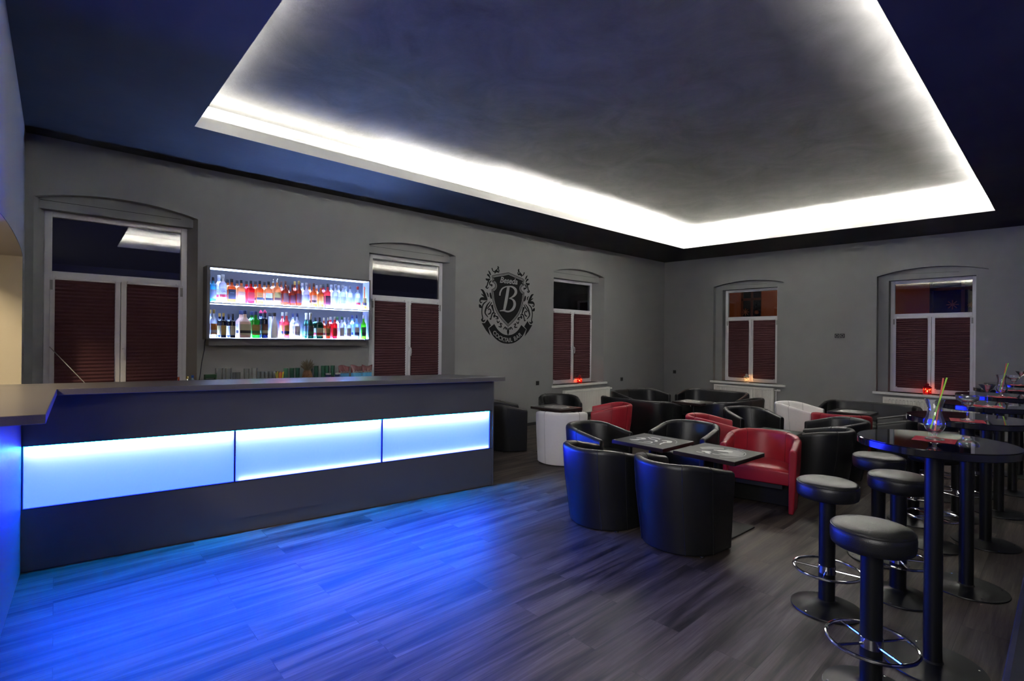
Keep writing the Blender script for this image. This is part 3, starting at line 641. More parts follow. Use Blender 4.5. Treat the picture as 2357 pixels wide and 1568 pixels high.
sb(sx0+.03, sx1-.018, YA-.02, YA-.012, zb+.014, zt-.022, 'back_panel', M_BACKPANEL)
sb(sx0+.03, sx1-.03, sy+.05, YA-.001, zb-.075, zb-.001, 'lower_band', M_DARKBOARD)  # dark set-back band below the bottom board
M_STRIP = emis('shelf_led', (.5,.64,1), STRIP_S)
sb(sx0+.034, sx1-.022, sy+.006, YA-.03, zt-.0245, zt-.0222, 'light_strip', M_STRIP)
sb(sx0+.034, sx1-.022, sy+.008, YA-.03, zm-.0165, zm-.0142, 'light_strip', M_STRIP)
M_STRIP2 = emis('added_base_glow', (.2,.36,1), STRIP2_S)
for z in (zb+.0142, zm+.0002):
    sb(sx0+.04, sx1-.03, sy+.105, YA-.025, z, z+.0003, 'base_glow', M_STRIP2)  # unseen glowing sheets, added so the bottles shine from below
sb(sx0+.04, sx1-.03, sy+.006, sy+.014, zm+.0002, zm+.0012, 'ceiling_tint_strip', emis('added_ceiling_tint', (.2,.36,1), STRIP3_S))  # glowing strip added on the shelf lip to throw blue onto the ceiling
tt = MB().tube([(x-so.x, y-so.y, z-so.z) for x, y, z in ((1.305,YA-.03,1.58),(1.300,YA-.012,1.54),(1.296,YA-.012,1.45),(1.272,YA-.012,1.30),(1.262,YA-.012,1.2),(1.235,YA-.012,1.0))], .0045, 6)
tt.build('power_cable', M_BRACK, sh)

CLEAR = bottleglass('clear_spirit', (.97,.97,.97), .8); BLUE = bottleglass('pale_blue_glass', (.08,.62,.85), .7); ORNG = bottleglass('amber_liquid', (.95,.24,.04), .8)
REDL = bottleglass('red_liquid', (.9,.03,.04), .8); PEACH = bottleglass('honey_liquid', (.98,.42,.16), .8); DKAMB = bottleglass('dark_amber', (.5,.07,.02), .8)
GRN = bottleglass('green_glass_bottle', (.06,.42,.05), .75); BGRN = bottleglass('bright_green_liquid', (.2,.9,.03), .8); DKGRN = bottleglass('dark_green_glass', (.01,.06,.03), .5)
BLK = bottleglass('near_black_glass', (.012,.012,.018), .3); NAVY = bottleglass('navy_glass', (.012,.02,.07), .3); MILK = pm('opaque_white_glass', (.8,.8,.82), .2); SKIN = pm('satin_pale_glass', (.75,.5,.42), .3)
ICE = bottleglass('icy_blue_glass', (.5,.75,.95), .8); PINKL = bottleglass('pink_red_liquid', (.95,.14,.14), .8)
LB = {k: pm('label_'+k, tuple(v*.6 for v in c), .6) for k, c in dict(white=(.75,.74,.72), black=(.03,.03,.035), grey=(.35,.37,.42), orange=(.85,.32,.05), red=(.7,.03,.03), cream=(.7,.62,.42), gold=(.55,.36,.08), brown=(.12,.03,.015), wine=(.1,.008,.02), peach=(.9,.45,.25), green=(.05,.2,.06), navy=(.03,.05,.2), pink=(.9,.03,.2), flame=(.95,.2,.05), lilac=(.5,.45,.75), silver=(.5,.5,.52)).items()}
SHAPES = {
 'square': ([(.0,0),(.95,0),(1,.02),(1,.60),(.9,.68),(.42,.75),(.36,.80),(.36,.90)], 5, .72),
 'squat':  ([(.0,0),(.96,0),(1,.02),(1,.52),(.93,.60),(.5,.70),(.32,.76),(.30,.88)], 4, .75),
 'round':  ([(.0,0),(.95,0),(1,.02),(1,.56),(.9,.64),(.5,.72),(.36,.78),(.33,.92)], 0, 1),
 'tall':   ([(.0,0),(.95,0),(1,.02),(1,.62),(.8,.70),(.45,.76),(.38,.80),(.36,.92)], 0, 1),
 'slim':   ([(.0,0),(.9,0),(1,.02),(1,.28),(.55,.36),(.32,.42),(.28,.90)], 0, 1),
 'champ':  ([(.0,0),(.97,0),(1,.02),(1,.42),(.8,.56),(.45,.70),(.34,.78),(.32,.90)], 0, 1),
 'flask':  ([(.0,0),(.9,0),(1,.03),(1,.66),(.94,.74),(.6,.79),(.26,.81),(.26,.90)], 4, .5),
 'carafe': ([(.0,0),(.9,0),(1,.03),(.95,.25),(.75,.55),(.5,.72),(.4,.80),(.4,.90)], 0, 1),
}
def bottle(x, zbase, h, r, shape, glass, cap, label, lab_desc, lab2=None, word=None, capkind='cap', fill=None, wordcol=None, lz=(.12,.5), y=6.672):
    b = thing('bottle', lab_desc, 'bottle', (x, y, zbase+.0005), 0, 'bottles on the upper shelf' if zbase > 1.9 else 'bottles on the lower shelf')
    prof, sq, sy_ = SHAPES[shape]; P = [(a*r, z*h) for a, z in prof]
    P2 = smoothpts(P[2:], 2); P = P[:2] + P2
    body = MB().lathe(P, 20, sq=sq, sy=sy_).build('glass_body', glass, b, ang=50)
    nr = prof[-1][0]*r
    if capkind == 'cap': MB().lathe([(nr*1.12, h*.86),(nr*1.15,h*.88),(nr*1.15,h*.99),(nr*1.0,h)], 14).build('cap', cap, b)
    elif capkind == 'foil': MB().lathe([(nr*1.25, h*.70),(nr*1.15,h*.80),(nr*1.15,h*.93),(nr*1.35,h*.945),(nr*1.3,h*.99),(nr*.8,h)], 14).build('foil', cap, b)
    elif capkind == 'pourer':
        c_ = MB().lathe([(nr*1.1, h*.88),(nr*1.1,h*.93),(nr*.5,h*.94)], 12); c_.tube([(0,0,h*.93),(0,0,h*.97),(.004,-.004,h*1.03)], [.007,.005,.003], 8); c_.build('pourer', cap, b)
    elif capkind == 'cone': MB().lathe([(nr*1.2, h*.88),(nr*1.6,h*.90),(nr*1.5,h*.93),(nr*.2,h*1.01)], 14).build('cap', cap, b)
    # curved label patch on the front
    if label:
        z0, z1 = lz[0]*h, lz[1]*h
        def patch(name, mat, z0, z1, a, off=.0012):
            m = MB(); n = 9; vs = []
            for i in range(n):
                t = -PI/2 + a*(2*i/(n-1)-1); ca, sa = math.cos(t), math.sin(t)
                q_ = 1.0/((abs(ca)**sq+abs(sa)**sq)**(1/sq)) if sq else 1
                for zz in (z0, z1): vs.append(((r+off)*q_*ca, (r+off)*q_*sa*sy_ - (off*.5), zz))
            m.add(vs, [(2*i,2*i+2,2*i+3,2*i+1) for i in range(n-1)])
            return m.build(name, mat, b)
        a = .95 if sq else 1.1
        lo = patch('label', LB[label], z0, z1, a)
        if lab2: patch('label_band', LB[lab2], z0+(z1-z0)*.15, z0+(z1-z0)*.42, a*.97, .002).parent = lo
        if word:
            text('lettering', word, LB[wordcol or 'white'], lo, (0, -(r*sy_)-.0035, z0+(z1-z0)*.62), (1,0,0), (0,0,1), r*1.35/max(3,len(word))*1.6, .0003)
    return b
U, Lw = zm, zb+.014
up = [
 (1.352,.290,.034,'tall',BLUE,LB['black'],'grey','turquoise glass gin bottle with grey label at the left end of the upper shelf',None,None),
 (1.452,.330,.040,'tall',CLEAR,LB['white'],'white','clear bottle with red and white label, second from left on the upper shelf','red','GIN'),
 (1.545,.288,.041,'square',ORNG,LB['black'],'black','square whiskey bottle with large black label on the upper shelf',None,'JACK DANIEL\'S'),
 (1.648,.285,.040,'square',PEACH,LB['black'],'peach','square bottle of honey coloured liquor with peach label on the upper shelf',None,'JACK DANIEL\'S'),
 (1.752,.285,.039,'square',REDL,LB['black'],'red','square bottle of bright red liquor on the upper shelf','red',None),
 (1.852,.292,.039,'square',ORNG,LB['black'],'orange','square bourbon bottle with black and orange label on the upper shelf','black','JIM BEAM'),
 (1.954,.292,.039,'square',PEACH,LB['black'],'white','square bourbon bottle with white label and red dot on the upper shelf','black','JIM BEAM'),
 (2.056,.325,.038,'square',PEACH,M_CHROME,'gold','brown liquor bottle with silver pourer and gold label on the upper shelf','brown',None),
 (2.156,.315,.036,'round',DKAMB,LB['brown'],'brown','dark amber bottle with an oval brown label on the upper shelf',None,None),
 (2.240,.275,.031,'round',DKAMB,LB['brown'],'wine','short reddish rum bottle between two taller ones on the upper shelf',None,None),
 (2.322,.330,.035,'round',DKAMB,LB['gold'],'wine','tall reddish rum bottle with gold cap on the upper shelf','brown',None),
 (2.418,.315,.037,'round',CLEAR,LB['silver'],'lilac','clear rum bottle with lilac print on the upper shelf',None,None),
 (2.512,.315,.036,'round',ORNG,LB['brown'],'peach','amber spiced rum bottle with peach label on the upper shelf','brown',None),
 (2.606,.300,.035,'round',ORNG,LB['silver'],'orange','round shouldered orange rum bottle on the upper shelf','gold',None),
 (2.696,.325,.035,'square',PINKL,LB['black'],'wine','clear shouldered bottle with a dark wine coloured label on the upper shelf','wine',None),
 (2.804,.325,.040,'tall',CLEAR,LB['grey'],'white','plain clear vodka bottle right of the wine labelled one, upper shelf',None,None),
 (2.908,.325,.040,'tall',CLEAR,LB['grey'],'white','middle one of three clear vodka bottles on the upper shelf','lilac',None),
 (3.010,.320,.038,'tall',CLEAR,LB['grey'],'white','clear vodka bottle left of the red crested one, upper shelf',None,None),
 (3.122,.320,.038,'tall',CLEAR,LB['red'],'white','clear bottle with red crest label near the right of the upper shelf','red',None),
 (3.222,.330,.030,'slim',ORNG,LB['flame'],'gold','thin tall amber bottle with orange flame cap at the right end, upper shelf','black',None)]
for x, h, r, shp, gl, cap, lb, desc, l2, wd in up:
    bottle(x, U, h, r, shp, gl, cap, lb, desc, l2, wd, 'pourer' if 'pourer' in desc else ('cone' if 'flame' in desc else 'cap'), wordcol='white' if lb in ('black','wine','red') else 'brown', lz=(.16,.56) if 'large' in desc else (.14,.5))
lo = [
 (1.362,.330,.036,'round',CLEAR,LB['gold'],'orange','clear bottle with gold cap and orange label, left end of the lower shelf','white',None),
 (1.462,.292,.031,'tall',BLK,LB['gold'],'gold','dark bottle with gold cap and yellow label on the lower shelf',None,None),
 (1.560,.288,.031,'tall',BLK,LB['black'],'cream','dark bottle with black cap and cream label on the lower shelf',None,None),
 (1.690,.335,.062,'squat',SKIN,LB['navy'],'cream','large wide pale bottle with navy cap on the lower shelf','black',None),
 (1.810,.330,.044,'square',GRN,LB['navy'],'gold','square green herbal liqueur bottle on the lower shelf','green',None),
 (1.915,.350,.038,'tall',NAVY,LB['pink'],'brown','navy bottle with a pink pointed cap on the lower shelf','cream',None),
 (2.026,.322,.046,'carafe',MILK,LB['black'],None,'opaque white bottle with black cap on the lower shelf',None,None),
 (2.172,.335,.036,'round',PINKL,LB['white'],'orange','clear bottle half full of pink red liqueur on the lower shelf','navy',None),
 (2.302,.325,.036,'round',CLEAR,LB['navy'],'white','clear bottle with dark blue cap on the lower shelf','silver',None),
 (2.472,.340,.042,'champ',DKGRN,LB['cream'],'black','dark sparkling wine bottle with pale foil neck on the lower shelf','green',None),
 (2.594,.285,.045,'flask',DKGRN,LB['black'],'cream','dark green flat liqueur bottle with deer and cross label','red',None),
 (2.706,.285,.030,'round',DKAMB,LB['cream'],'gold','small amber bottle with pale neck on the lower shelf','brown',None),
 (2.798,.300,.034,'tall',REDL,LB['silver'],'red','bright red bottle of bitter on the lower shelf',None,None),
 (2.895,.305,.034,'tall',CLEAR,LB['green'],'white','clear bottle with a small green cap on the lower shelf',None,None),
 (2.996,.300,.034,'round',CLEAR,LB['silver'],'white','clear bottle with silver cap on the lower shelf','lilac',None),
 (3.108,.335,.040,'round',ICE,LB['navy'],'white','icy blue bottle with navy cap on the lower shelf','navy',None),
 (3.212,.335,.036,'round',BGRN,LB['white'],'green','bright green liqueur bottle at the right end of the lower shelf','black',None)]
for x, h, r, shp, gl, cap, lb, desc, l2, wd in lo:
    bottle(x, Lw, h, r, shp, gl, cap, lb, desc, l2, wd, 'foil' if 'foil' in desc else ('cone' if 'pointed' in desc else 'cap'))

REARS = {'up': ['turquoise gin bottle','red and white gin bottle','black labelled whiskey bottle','peach labelled honey liquor bottle','bright red square bottle','black and orange bourbon bottle','red dotted bourbon bottle','silver pourer bottle','oval labelled amber bottle','short reddish rum bottle','tall reddish rum bottle','lilac printed rum bottle','peach labelled spiced rum bottle','round shouldered orange rum bottle','wine labelled bottle','leftmost plain vodka bottle','middle plain vodka bottle','rightmost plain vodka bottle'],
 'lo': ['gold capped clear bottle','yellow labelled dark bottle','cream labelled dark bottle','wide pale bottle','green herbal liqueur bottle','navy bottle with pink cap','opaque white bottle','pink red liqueur bottle','clear bottle with dark blue cap','sparkling wine bottle','flat dark green bottle','small amber bottle','red bitter bottle','green capped clear bottle','silver capped clear bottle','icy blue bottle']}
for key, zz in (('up', U), ('lo', Lw)):
    fronts = [o for o in bpy.data.objects if o.name.split('.')[0] == 'bottle' and abs(o.location.z-zz) < .01]
    fronts.sort(key=lambda o: o.location.x)
    for o, nm_ in zip(fronts, REARS[key]):
        dup(o, (o.location.x-.022, 6.762, o.location.z), 0, 'rear bottle half hidden behind the ' + nm_, 'rear row of bottles')

# ------------------------------------------------------------------ back counter behind the bar and what stands on it
zbk = .98
bc = thing('back_counter', 'low counter behind the bar that carries glasses, mostly hidden', 'counter', (2.2, 6.5, 0))
MB().box(-1.27, 1.1, -.2, .30, 0, zbk-.03).build('cabinet_body', M_BAR, bc, smooth=False)
MB().box(-1.29, 1.12, -.22, .31, zbk-.03, zbk).build('counter_top', M_TOP, bc, smooth=False, bevel=.003)
def tumbler(x, y, z, h, r, mat, desc, grp, name='drinking_glass'):
    p = [(0,0),(r*.82,0),(r*.86,.004),(r,h),(r*.94,h),(r*.80,.012),(0,.012)]
    o = MB().lathe(p, 16, close=False).build(name, mat, ang=50); o.location = (x, y, z); tag(o, desc, 'glass', grp); return o
for x, top, w in ((1.39,1.256,'first'),(1.483,1.256,'second'),(1.676,1.242,'third'),(1.762,1.248,'fourth')):
    r = .043 if w == 'first' else .034
    tumbler(x, 6.52, zbk, (top-zbk)/2-.002, r, M_TUMBLER, 'lower clear glass of the %s pair stacked from the left behind the bar' % w, 'stacked clear glasses')
    tumbler(x, 6.52, zbk+(top-zbk)/2, (top-zbk)/2-.002, r, M_TUMBLER, 'upper clear glass of the %s pair stacked from the left behind the bar' % w, 'stacked clear glasses')
row = [1.565,1.61,1.83,1.875,1.92,1.965,2.01,2.05]
for i, x in enumerate(row):
    tumbler(x, 6.60, zbk, .215, .021, M_TUMBLER, 'tall clear tumbler in the even row behind the bar worktop', 'row of tall clear tumblers')
gx = [(2.146,1.226),(2.22,1.226),(2.289,1.226),(2.447,1.24),(2.525,1.245),(2.616,1.245),(2.668,1.245),(2.744,1.245)]
ordn = ['first','second','third','fourth','fifth','sixth','seventh','eighth']
for i, (x, top) in enumerate(gx):
    tumbler(x, 6.60, zbk, .12, .030, M_GREENGLASS, 'lower green tinted glass in the %s stack from the left, near the pineapple' % ordn[i], 'green tinted glasses')
    tumbler(x, 6.60, zbk+.121, top-zbk-.121, .029, M_GREENGLASS, 'upper green tinted glass in the %s stack from the left, near the pineapple' % ordn[i], 'green tinted glasses')
# green crate
cr = thing('small_crate', 'small dark green crate standing left of the stacked clear glasses', 'crate', (1.30, 6.52, zbk))
m = MB(); 
for z in (.0,.055,.11,.165): 
    m.box(-.055,.055,-.04,-.034,z,z+.04); m.box(-.055,.055,.034,.04,z,z+.04); m.box(-.055,-.049,-.034,.034,z,z+.04); m.box(.049,.055,-.034,.034,z,z+.04)
for a in (-.055,.047):
    for b in (-.041,.033): m.box(a,a+.008,b,b+.008,0,.205)
m.build('slatted_side', pm('dark_green_plastic', (.01,.06,.02), .5), cr, smooth=False)
# straws in a holder
hd = thing('straw_holder', 'clear holder behind the bar filled with coloured straws', 'holder', (2.035, 6.48, zbk))
MB().lathe([(0,0),(.045,0),(.052,.12),(.049,.12),(.043,.006),(0,.006)], 20, close=False).build('clear_cup', M_GLASS, hd)
for i in range(18):
    a = 2*PI*i/18; rr = .036 if i % 2 else .022
    o = MB().tube([(rr*.5*math.cos(a), rr*.5*math.sin(a), .008),(rr*1.25*math.cos(a), rr*1.25*math.sin(a), .195+.01*(i % 3))], .0042, 7).build('drinking_straw', [M_ORANGE,M_YELLOW,M_REDP,M_GREEN][i % 4])
    o.location = (2.035, 6.48, zbk); tag(o, '%s drinking straw in the holder behind the bar' % ['orange','yellow','red','green'][i % 4], 'straw', ['orange','yellow','red','green'][i % 4]+' straws in the holder')
# pineapple
pa = thing('pineapple', 'pineapple with spiky crown among the glasses behind the bar', 'fruit', (2.376, 6.50, zbk))
m = MB(); rows, cols = 11, 16; vs = []
for j in range(rows*2+1):
    t = j/(rows*2); rr = .062*math.sin(PI*(.14+.72*t))**.6; z = .218*t
    for k in range(cols*2):
        bump = .006 if (j % 2 == 1) and ((k + (j//2) % 2) % 2 == 0) else 0
        a = 2*PI*k/(cols*2); vs.append(((rr+bump)*math.cos(a), (rr+bump)*math.sin(a), z))
n2 = cols*2; L_ = rows*2+1
m.add(vs, [(j*n2+k, j*n2+(k+1) % n2, (j+1)*n2+(k+1) % n2, (j+1)*n2+k) for j in range(L_-1) for k in range(n2)] + [tuple(range(n2)), tuple(range((L_-1)*n2, L_*n2))])
m.build('fruit_body', pm('pineapple_skin', (.16,.075,.03), .7, noise=.6, nscale=40), pa, ang=20)
m = MB()
for i in range(34):
    a = i*2.4; t = i/34; L0 = .09+.065*t*(1 if i % 3 else .7); lean = 1.05-.85*t
    pts = []
    for k in range(5):
        s_ = k/4; rr = .012+L0*math.sin(lean*(.4+.6*s_))*s_; pts.append((rr*math.cos(a), rr*math.sin(a), .200+.018*t+L0*s_*math.cos(lean*.8*s_)))
    m.tube(pts, [.009,.012,.009,.006,.0012], 4)
m.build('crown_leaves', pm('dry_crown_leaf', (.13,.10,.06), .7, noise=.3, nscale=30), pa)
# crisp bags
for i, (x, d) in enumerate(((2.858,'left'),(3.035,'middle'),(3.187,'right'))):
    b = thing('crisp_bag', '%s of the three blue and maroon crisp bags below the bottle shelf' % d, 'bag', (x, 6.50, zbk), R([4,-6,5][i]), 'crisp bags below the bottle shelf')
    def bag(name, mat, z0, z1, par, off=0):
        m = MB(); nx, nz = 14, 12; vs = []
        for sgn in (1,-1):
            for j in range(nz+1):
                z = z0+(z1-z0)*j/nz; t = z/.262
                for k in range(nx+1):
                    u = k/nx; wd = .082*(1-.10*math.sin(PI*t)) ; xx = (2*u-1)*wd
                    th = (.034+off)*(math.sin(PI*min(max(t,.02),.98))**.55)*(math.sin(PI*u)**.5) + .0015+off*.2
                    th += .003*math.sin(23*xx*9+z*70+i)*math.sin(PI*u)
                    vs.append((xx, -sgn*th, z + (.012*math.sin(i+u*5) if t > .95 else 0)))
        N_ = (nx+1)*(nz+1); fs = []
        for q in (0, 1):
            for j in range(nz):
                for k in range(nx):
                    a = q*N_+j*(nx+1)+k; fs.append((a,a+1,a+nx+2,a+nx+1) if q == 0 else (a,a+nx+1,a+nx+2,a+1))
        m.add(vs, fs); return m.build(name, mat, par)
    lower = bag('foil_body', pm('light_blue_foil', (.10,.38,.68), .3), 0, .165, b)
    bag('maroon_top', pm('maroon_foil', (.12,.012,.02), .3), .165, .262, b)
    text('lettering', 'Bohemia', LB['white'], b, (0,-.040,.168), (1,0,.06), (0,0,1), .040, .0004, shear=.2)
for i, x in enumerate((2.63, 2.755)):
    c_ = thing('paper_cup', '%s small cup with dark blue band between the green glasses and crisp bags' % ('left','right')[i], 'cup', (x, 6.46, zbk), 0, 'small cups by the crisp bags')
    MB().lathe([(0,0),(.026,0),(.034,.175),(.032,.175),(.024,.004),(0,.004)], 20, close=False).build('cup_body', LB['white'], c_)
    MB().lathe([(.0315,.10),(.0345,.155)], 20, close=False).build('printed_band', LB['navy'], c_)
# little bottles at the left end
def small(x, col, capc, h, r, desc):
    t = thing('small_bottle', desc, 'bottle', (x, 6.50, zbk))
    MB().lathe([(0,0),(r,0),(r,h*.7),(r*.45,h*.82),(r*.45,h*.9)], 16).build('bottle_body', col, t); MB().lathe([(r*.55,h*.86),(r*.55,h),(0,h)], 12).build('cap', capc, t)
small(1.125, ICE, pm('blue_cap', (.02,.12,.5), .4), .205, .024, 'small bottle with bright blue cap near the bar left of the cable')
small(1.076, M_CHROME, LB['gold'], .195, .020, 'small metal shaker with gold top beside the blue capped bottle')
small(.995, REDL, LB['flame'], .19, .018, 'small red bottle at the foot of the far left window')
bc2 = thing('side_shelf', 'low shelf below the far left window, hidden behind the bar', 'shelf', (.5, 6.5, 0))
MB().box(-.6,.395,-.2,.30,0,zbk-.03).build('cabinet_body', M_BAR, bc2, smooth=False)
MB().box(-.6,.375,-.22,.31,zbk-.03,zbk-.0005).build('counter_top', M_TOP, bc2, smooth=False)
rod = MB().tube([(-.045,6.93,1.495),(.33,6.56,zbk+.006)], .004, 6).build('thin_rod', M_GREYP); tag(rod, 'thin pale rod leaning across the left blind of the far left window', 'rod')
M_BLACKP2 = pm('matte_black', (.006,.006,.006), .6, spec=.25)
# ------------------------------------------------------------------ upholstered tub chairs and loveseats
def make_tub(name, label, cat, L_, mat, thread, group):
    """faces +X; L_ = extra width of the seat (0 for a single chair)"""
    t = thing(name, label, cat, (0,0,0), 0, group)
    W, D, Hb, Ha, Th = .684, .592, .69, .60, .070
    xf, xb = D/2, -D/2
    def plan(Rr, xbk, lz, n=22):
        P = [(xf, -(Rr+lz)), (xf-.09, -(Rr+lz)), ((xf+xbk+Rr)/2, -(Rr+lz))]
        # superelliptic back corner
        ex = .78 if L_ else 1.0
        for i in range(n+1):
            a = PI*i/n
            ca, sa = math.cos(a), math.sin(a)
            cx = math.copysign(abs(ca)**ex, ca); sx = abs(sa)**ex
            if L_ and i == n//2: P.append((xbk+Rr-Rr*sx, -lz*0.5)); P.append((xbk+Rr-Rr*sx, 0)); P.append((xbk+Rr-Rr*sx, lz*0.5)); continue
            P.append((xbk+Rr-Rr*sx, (-lz if a < PI/2 else lz) - Rr*cx))
        P += [((xf+xbk+Rr)/2, Rr+lz), (xf-.09, Rr+lz), (xf, Rr+lz)]
        return P
    Ro, lz = W/2, L_/2
    top_o = plan(Ro, xb, lz); bot_o = plan(Ro-.028, xb+.085, lz)
    top_i = plan(Ro-Th, xb+Th, lz); bot_i = plan(Ro-Th+.0, xb+Th+.075, lz)
    n = len(top_o)
    def H(x):
        u = max(0, min(1, (xf-x)/(xf-xb))); return Ha + (Hb-Ha)*(math.sin(min(1, u*1.12)*PI/2)**1.2)
    m = MB(); vs = []; ns = 0
    for i in range(n):
        xo, yo = top_o[i]; bo_, bi, ti = bot_o[i], bot_i[i], top_i[i]
        h = H(xo)
        if i in (0, n-1): bo_ = (xf, bo_[1]); bi = (xf, bi[1]); ti = (xf, ti[1])
        sec = []
        def lp(a, b, f): return (a[0]+(b[0]-a[0])*f, a[1]+(b[1]-a[1])*f)
        for f, z in ((0,.007),(.35,.20),(.75,.42),(.97,h-.035)):
            p = lp(bo_, (xo,yo), f); sec.append((p[0], p[1], z))
        for f, dz in ((.07,-.012),(.25,-.001),(.5,.004),(.75,-.001),(.93,-.012)):
            p = lp((xo,yo), ti, f); sec.append((p[0], p[1], h+dz))
        for f, z in ((.97,h-.035),(.6,.43),(.3,.30),(0,.007)):
            p = lp(bi, ti, f); sec.append((p[0], p[1], z))
        ns = len(sec); vs += sec
    fs = []
    for i in range(n-1):
        for k in range(ns):
            k2 = (k+1) % ns; fs.append((i*ns+k, (i+1)*ns+k, (i+1)*ns+k2, i*ns+k2))
    fs += [tuple(range(ns)), tuple(reversed(range((n-1)*ns, n*ns)))]
    m.add(vs, fs)
    shell = m.build('shell', mat, t, bevel=.014, ang=50, seg=3)
    # stitched seams over the rim
    ids = [4, 9, n-10, n-5] if not L_ else [4, 9, n//2, n-10, n-5]
    for i in ids:
        sm = MB()
        pts = [Vector(v) for v in vs[i*ns:(i+1)*ns-1]]
        c_ = Vector((0,0,.4))
        out = []
        for k, p in enumerate(pts):
            o_ = Vector(top_o[i]).to_3d(); i_ = Vector(top_i[i]).to_3d(); d = (o_-i_).normalized()
            e = .0008 if k < 4 else (-.0008 if k > 8 else 0)
            out.append(p + d*e + Vector((0,0,.0008 if 4 <= k <= 8 else 0)))
        sm.tube(out, .0024, 5); sm.build('seam', thread, shell)
    # seat cushion: fills the inner U, front edge stands a little behind the arms
    inn = [(min(x, xf-.02), y) for x, y in plan(Ro-Th-.002, xb+Th+.03, lz)]
    inn = [p for i, p in enumerate(inn) if i == 0 or math.hypot(p[0]-inn[i-1][0], p[1]-inn[i-1][1]) > .003]
    st = MB(); cxm = sum(p[0] for p in inn)/len(inn)
    N_ = len(inn); lv = [(.97,.262),(1.0,.275),(1.0,.375),(.985,.395),(.90,.408),(.6,.416),(.25,.418)]
    vv = []
    for f, z in lv:
        for x, y in inn: vv.append((cxm+(x-cxm)*f, y*f, z))
    ff = [(j*N_+k, j*N_+(k+1) % N_, (j+1)*N_+(k+1) % N_, (j+1)*N_+k) for j in range(len(lv)-1) for k in range(N_)]
    ff += [tuple(reversed(range(N_))), tuple(range((len(lv)-1)*N_, len(lv)*N_))]
    st.add(vv, ff).build('seat_cushion', mat, t, ang=60)
    bs = MB().box(xb+Th+.19, xf-.06, -(Ro-Th-.06+lz), Ro-Th-.06+lz, .215, .262); bs.build('seat_frame', M_BLACKP, t, smooth=False)
    ud = [(min(x, xf-.22), y*.985) for x, y in plan(Ro-Th-.012, xb+Th+.09, lz)]
    ud = [p for i, p in enumerate(ud) if i == 0 or math.hypot(p[0]-ud[i-1][0], p[1]-ud[i-1][1]) > .003]
    MB().prism(ud, .02, .215).build('under_seat_block', M_BLACKP2, t, smooth=False)  # solid black block filling the hollow under the seat
    for sx in (xf-.05, xb+.26):
        for s_ in (-1, 1):
            MB().lathe([(.014,0),(.016,.003),(.015,.012)], 12, c=(sx, s_*(Ro+lz-.064), 0)).build('foot', M_BLACKP, t)
    return t
G1 = 'black leather tub chairs'; G2 = 'red leather tub chairs'; G3 = 'white tub chairs'; G4 = 'black two seat tub sofas'
chB = make_tub('tub_chair', 'black leather tub chair nearest the camera, its back turned, by the low tables', 'chair', 0, M_LEATHER, M_DARKTHREAD, G1)
chB.location = (3.64, 2.10, 0); chB.rotation_euler[2] = R(-6.5)
for (x, y, a, lab) in (
    (3.58, 2.815, -9, 'black leather tub chair lit blue on its side, left of the nearest one'),
    (4.38, 3.50, -84, 'black tub chair with a bright blue left flank at the end of the low tables'),
    (5.27, 2.86, 180, 'black tub chair facing the camera across the two near low tables'),
    (7.12, 3.00, -119, 'black tub chair between the red chair and the right radiator'),
    (7.02, 1.853, 124.7, 'black tub chair behind the black one that hides behind the red armchair'),
    (6.15, 1.79, 89, 'black tub chair directly behind the near red armchair'),
    (7.98, 1.40, 102, 'black tub chair partly hidden by the round bar tables, before the right sofa'),
    (4.954, 5.662, -31, 'black tub chair beside the end of the bar'),
    (6.25, 5.74, -128, 'black tub chair before the radiator, behind the low table with a round print')):
    dup(chB, (x, y, 0), R(a), lab)
chR = make_tub('tub_chair', 'near red leather tub chair facing the low tables', 'chair', 0, M_RED, M_REDTHREAD, G2)
chR.location = (5.295, 2.075, 0); chR.rotation_euler[2] = R(191)
for (x, y, a, lab) in ((6.02, 2.99, -58, 'red leather tub chair behind the black one, seen from its side'),
    (7.66, 2.02, 14, 'red leather tub chair with its back turned, right of the rear white chair'),
    (6.05, 4.50, 127, 'red leather tub chair beside the front white chair, left of the sofas')):
    dup(chR, (x, y, 0), R(a), lab)
chW = make_tub('tub_chair', 'white tub chair with its back turned, beside the bar end', 'chair', 0, M_CREAM, M_CREAMTHREAD, G3)
chW.location = (4.94, 4.48, 0); chW.rotation_euler[2] = R(43)
dup(chW, (8.349, 2.795, 0), R(-88.6), 'white tub chair in the back between black chair and right radiator')
sfB = make_tub('loveseat', 'black two seat sofa by the back wall, left of the room corner', 'sofa', .58, M_LEATHER, M_DARKTHREAD, G4)
sfB.location = (8.10, 5.42, 0); sfB.rotation_euler[2] = R(-91)
for (x, y, a, lab) in ((9.11, 4.463, 179, 'black two seat sofa before the right wall radiator with white lantern'),
    (7.0, 4.71, 4, 'black two seat sofa with its long back turned, behind the red chair on the left'),
    (8.10, 3.64, 84, 'black two seat sofa with its back turned, left of the rear white chair'),
    (9.15, 2.04, 180, 'black two seat sofa before the right wall, below the window with the right lantern')):
    dup(sfB, (x, y, 0), R(a), lab)

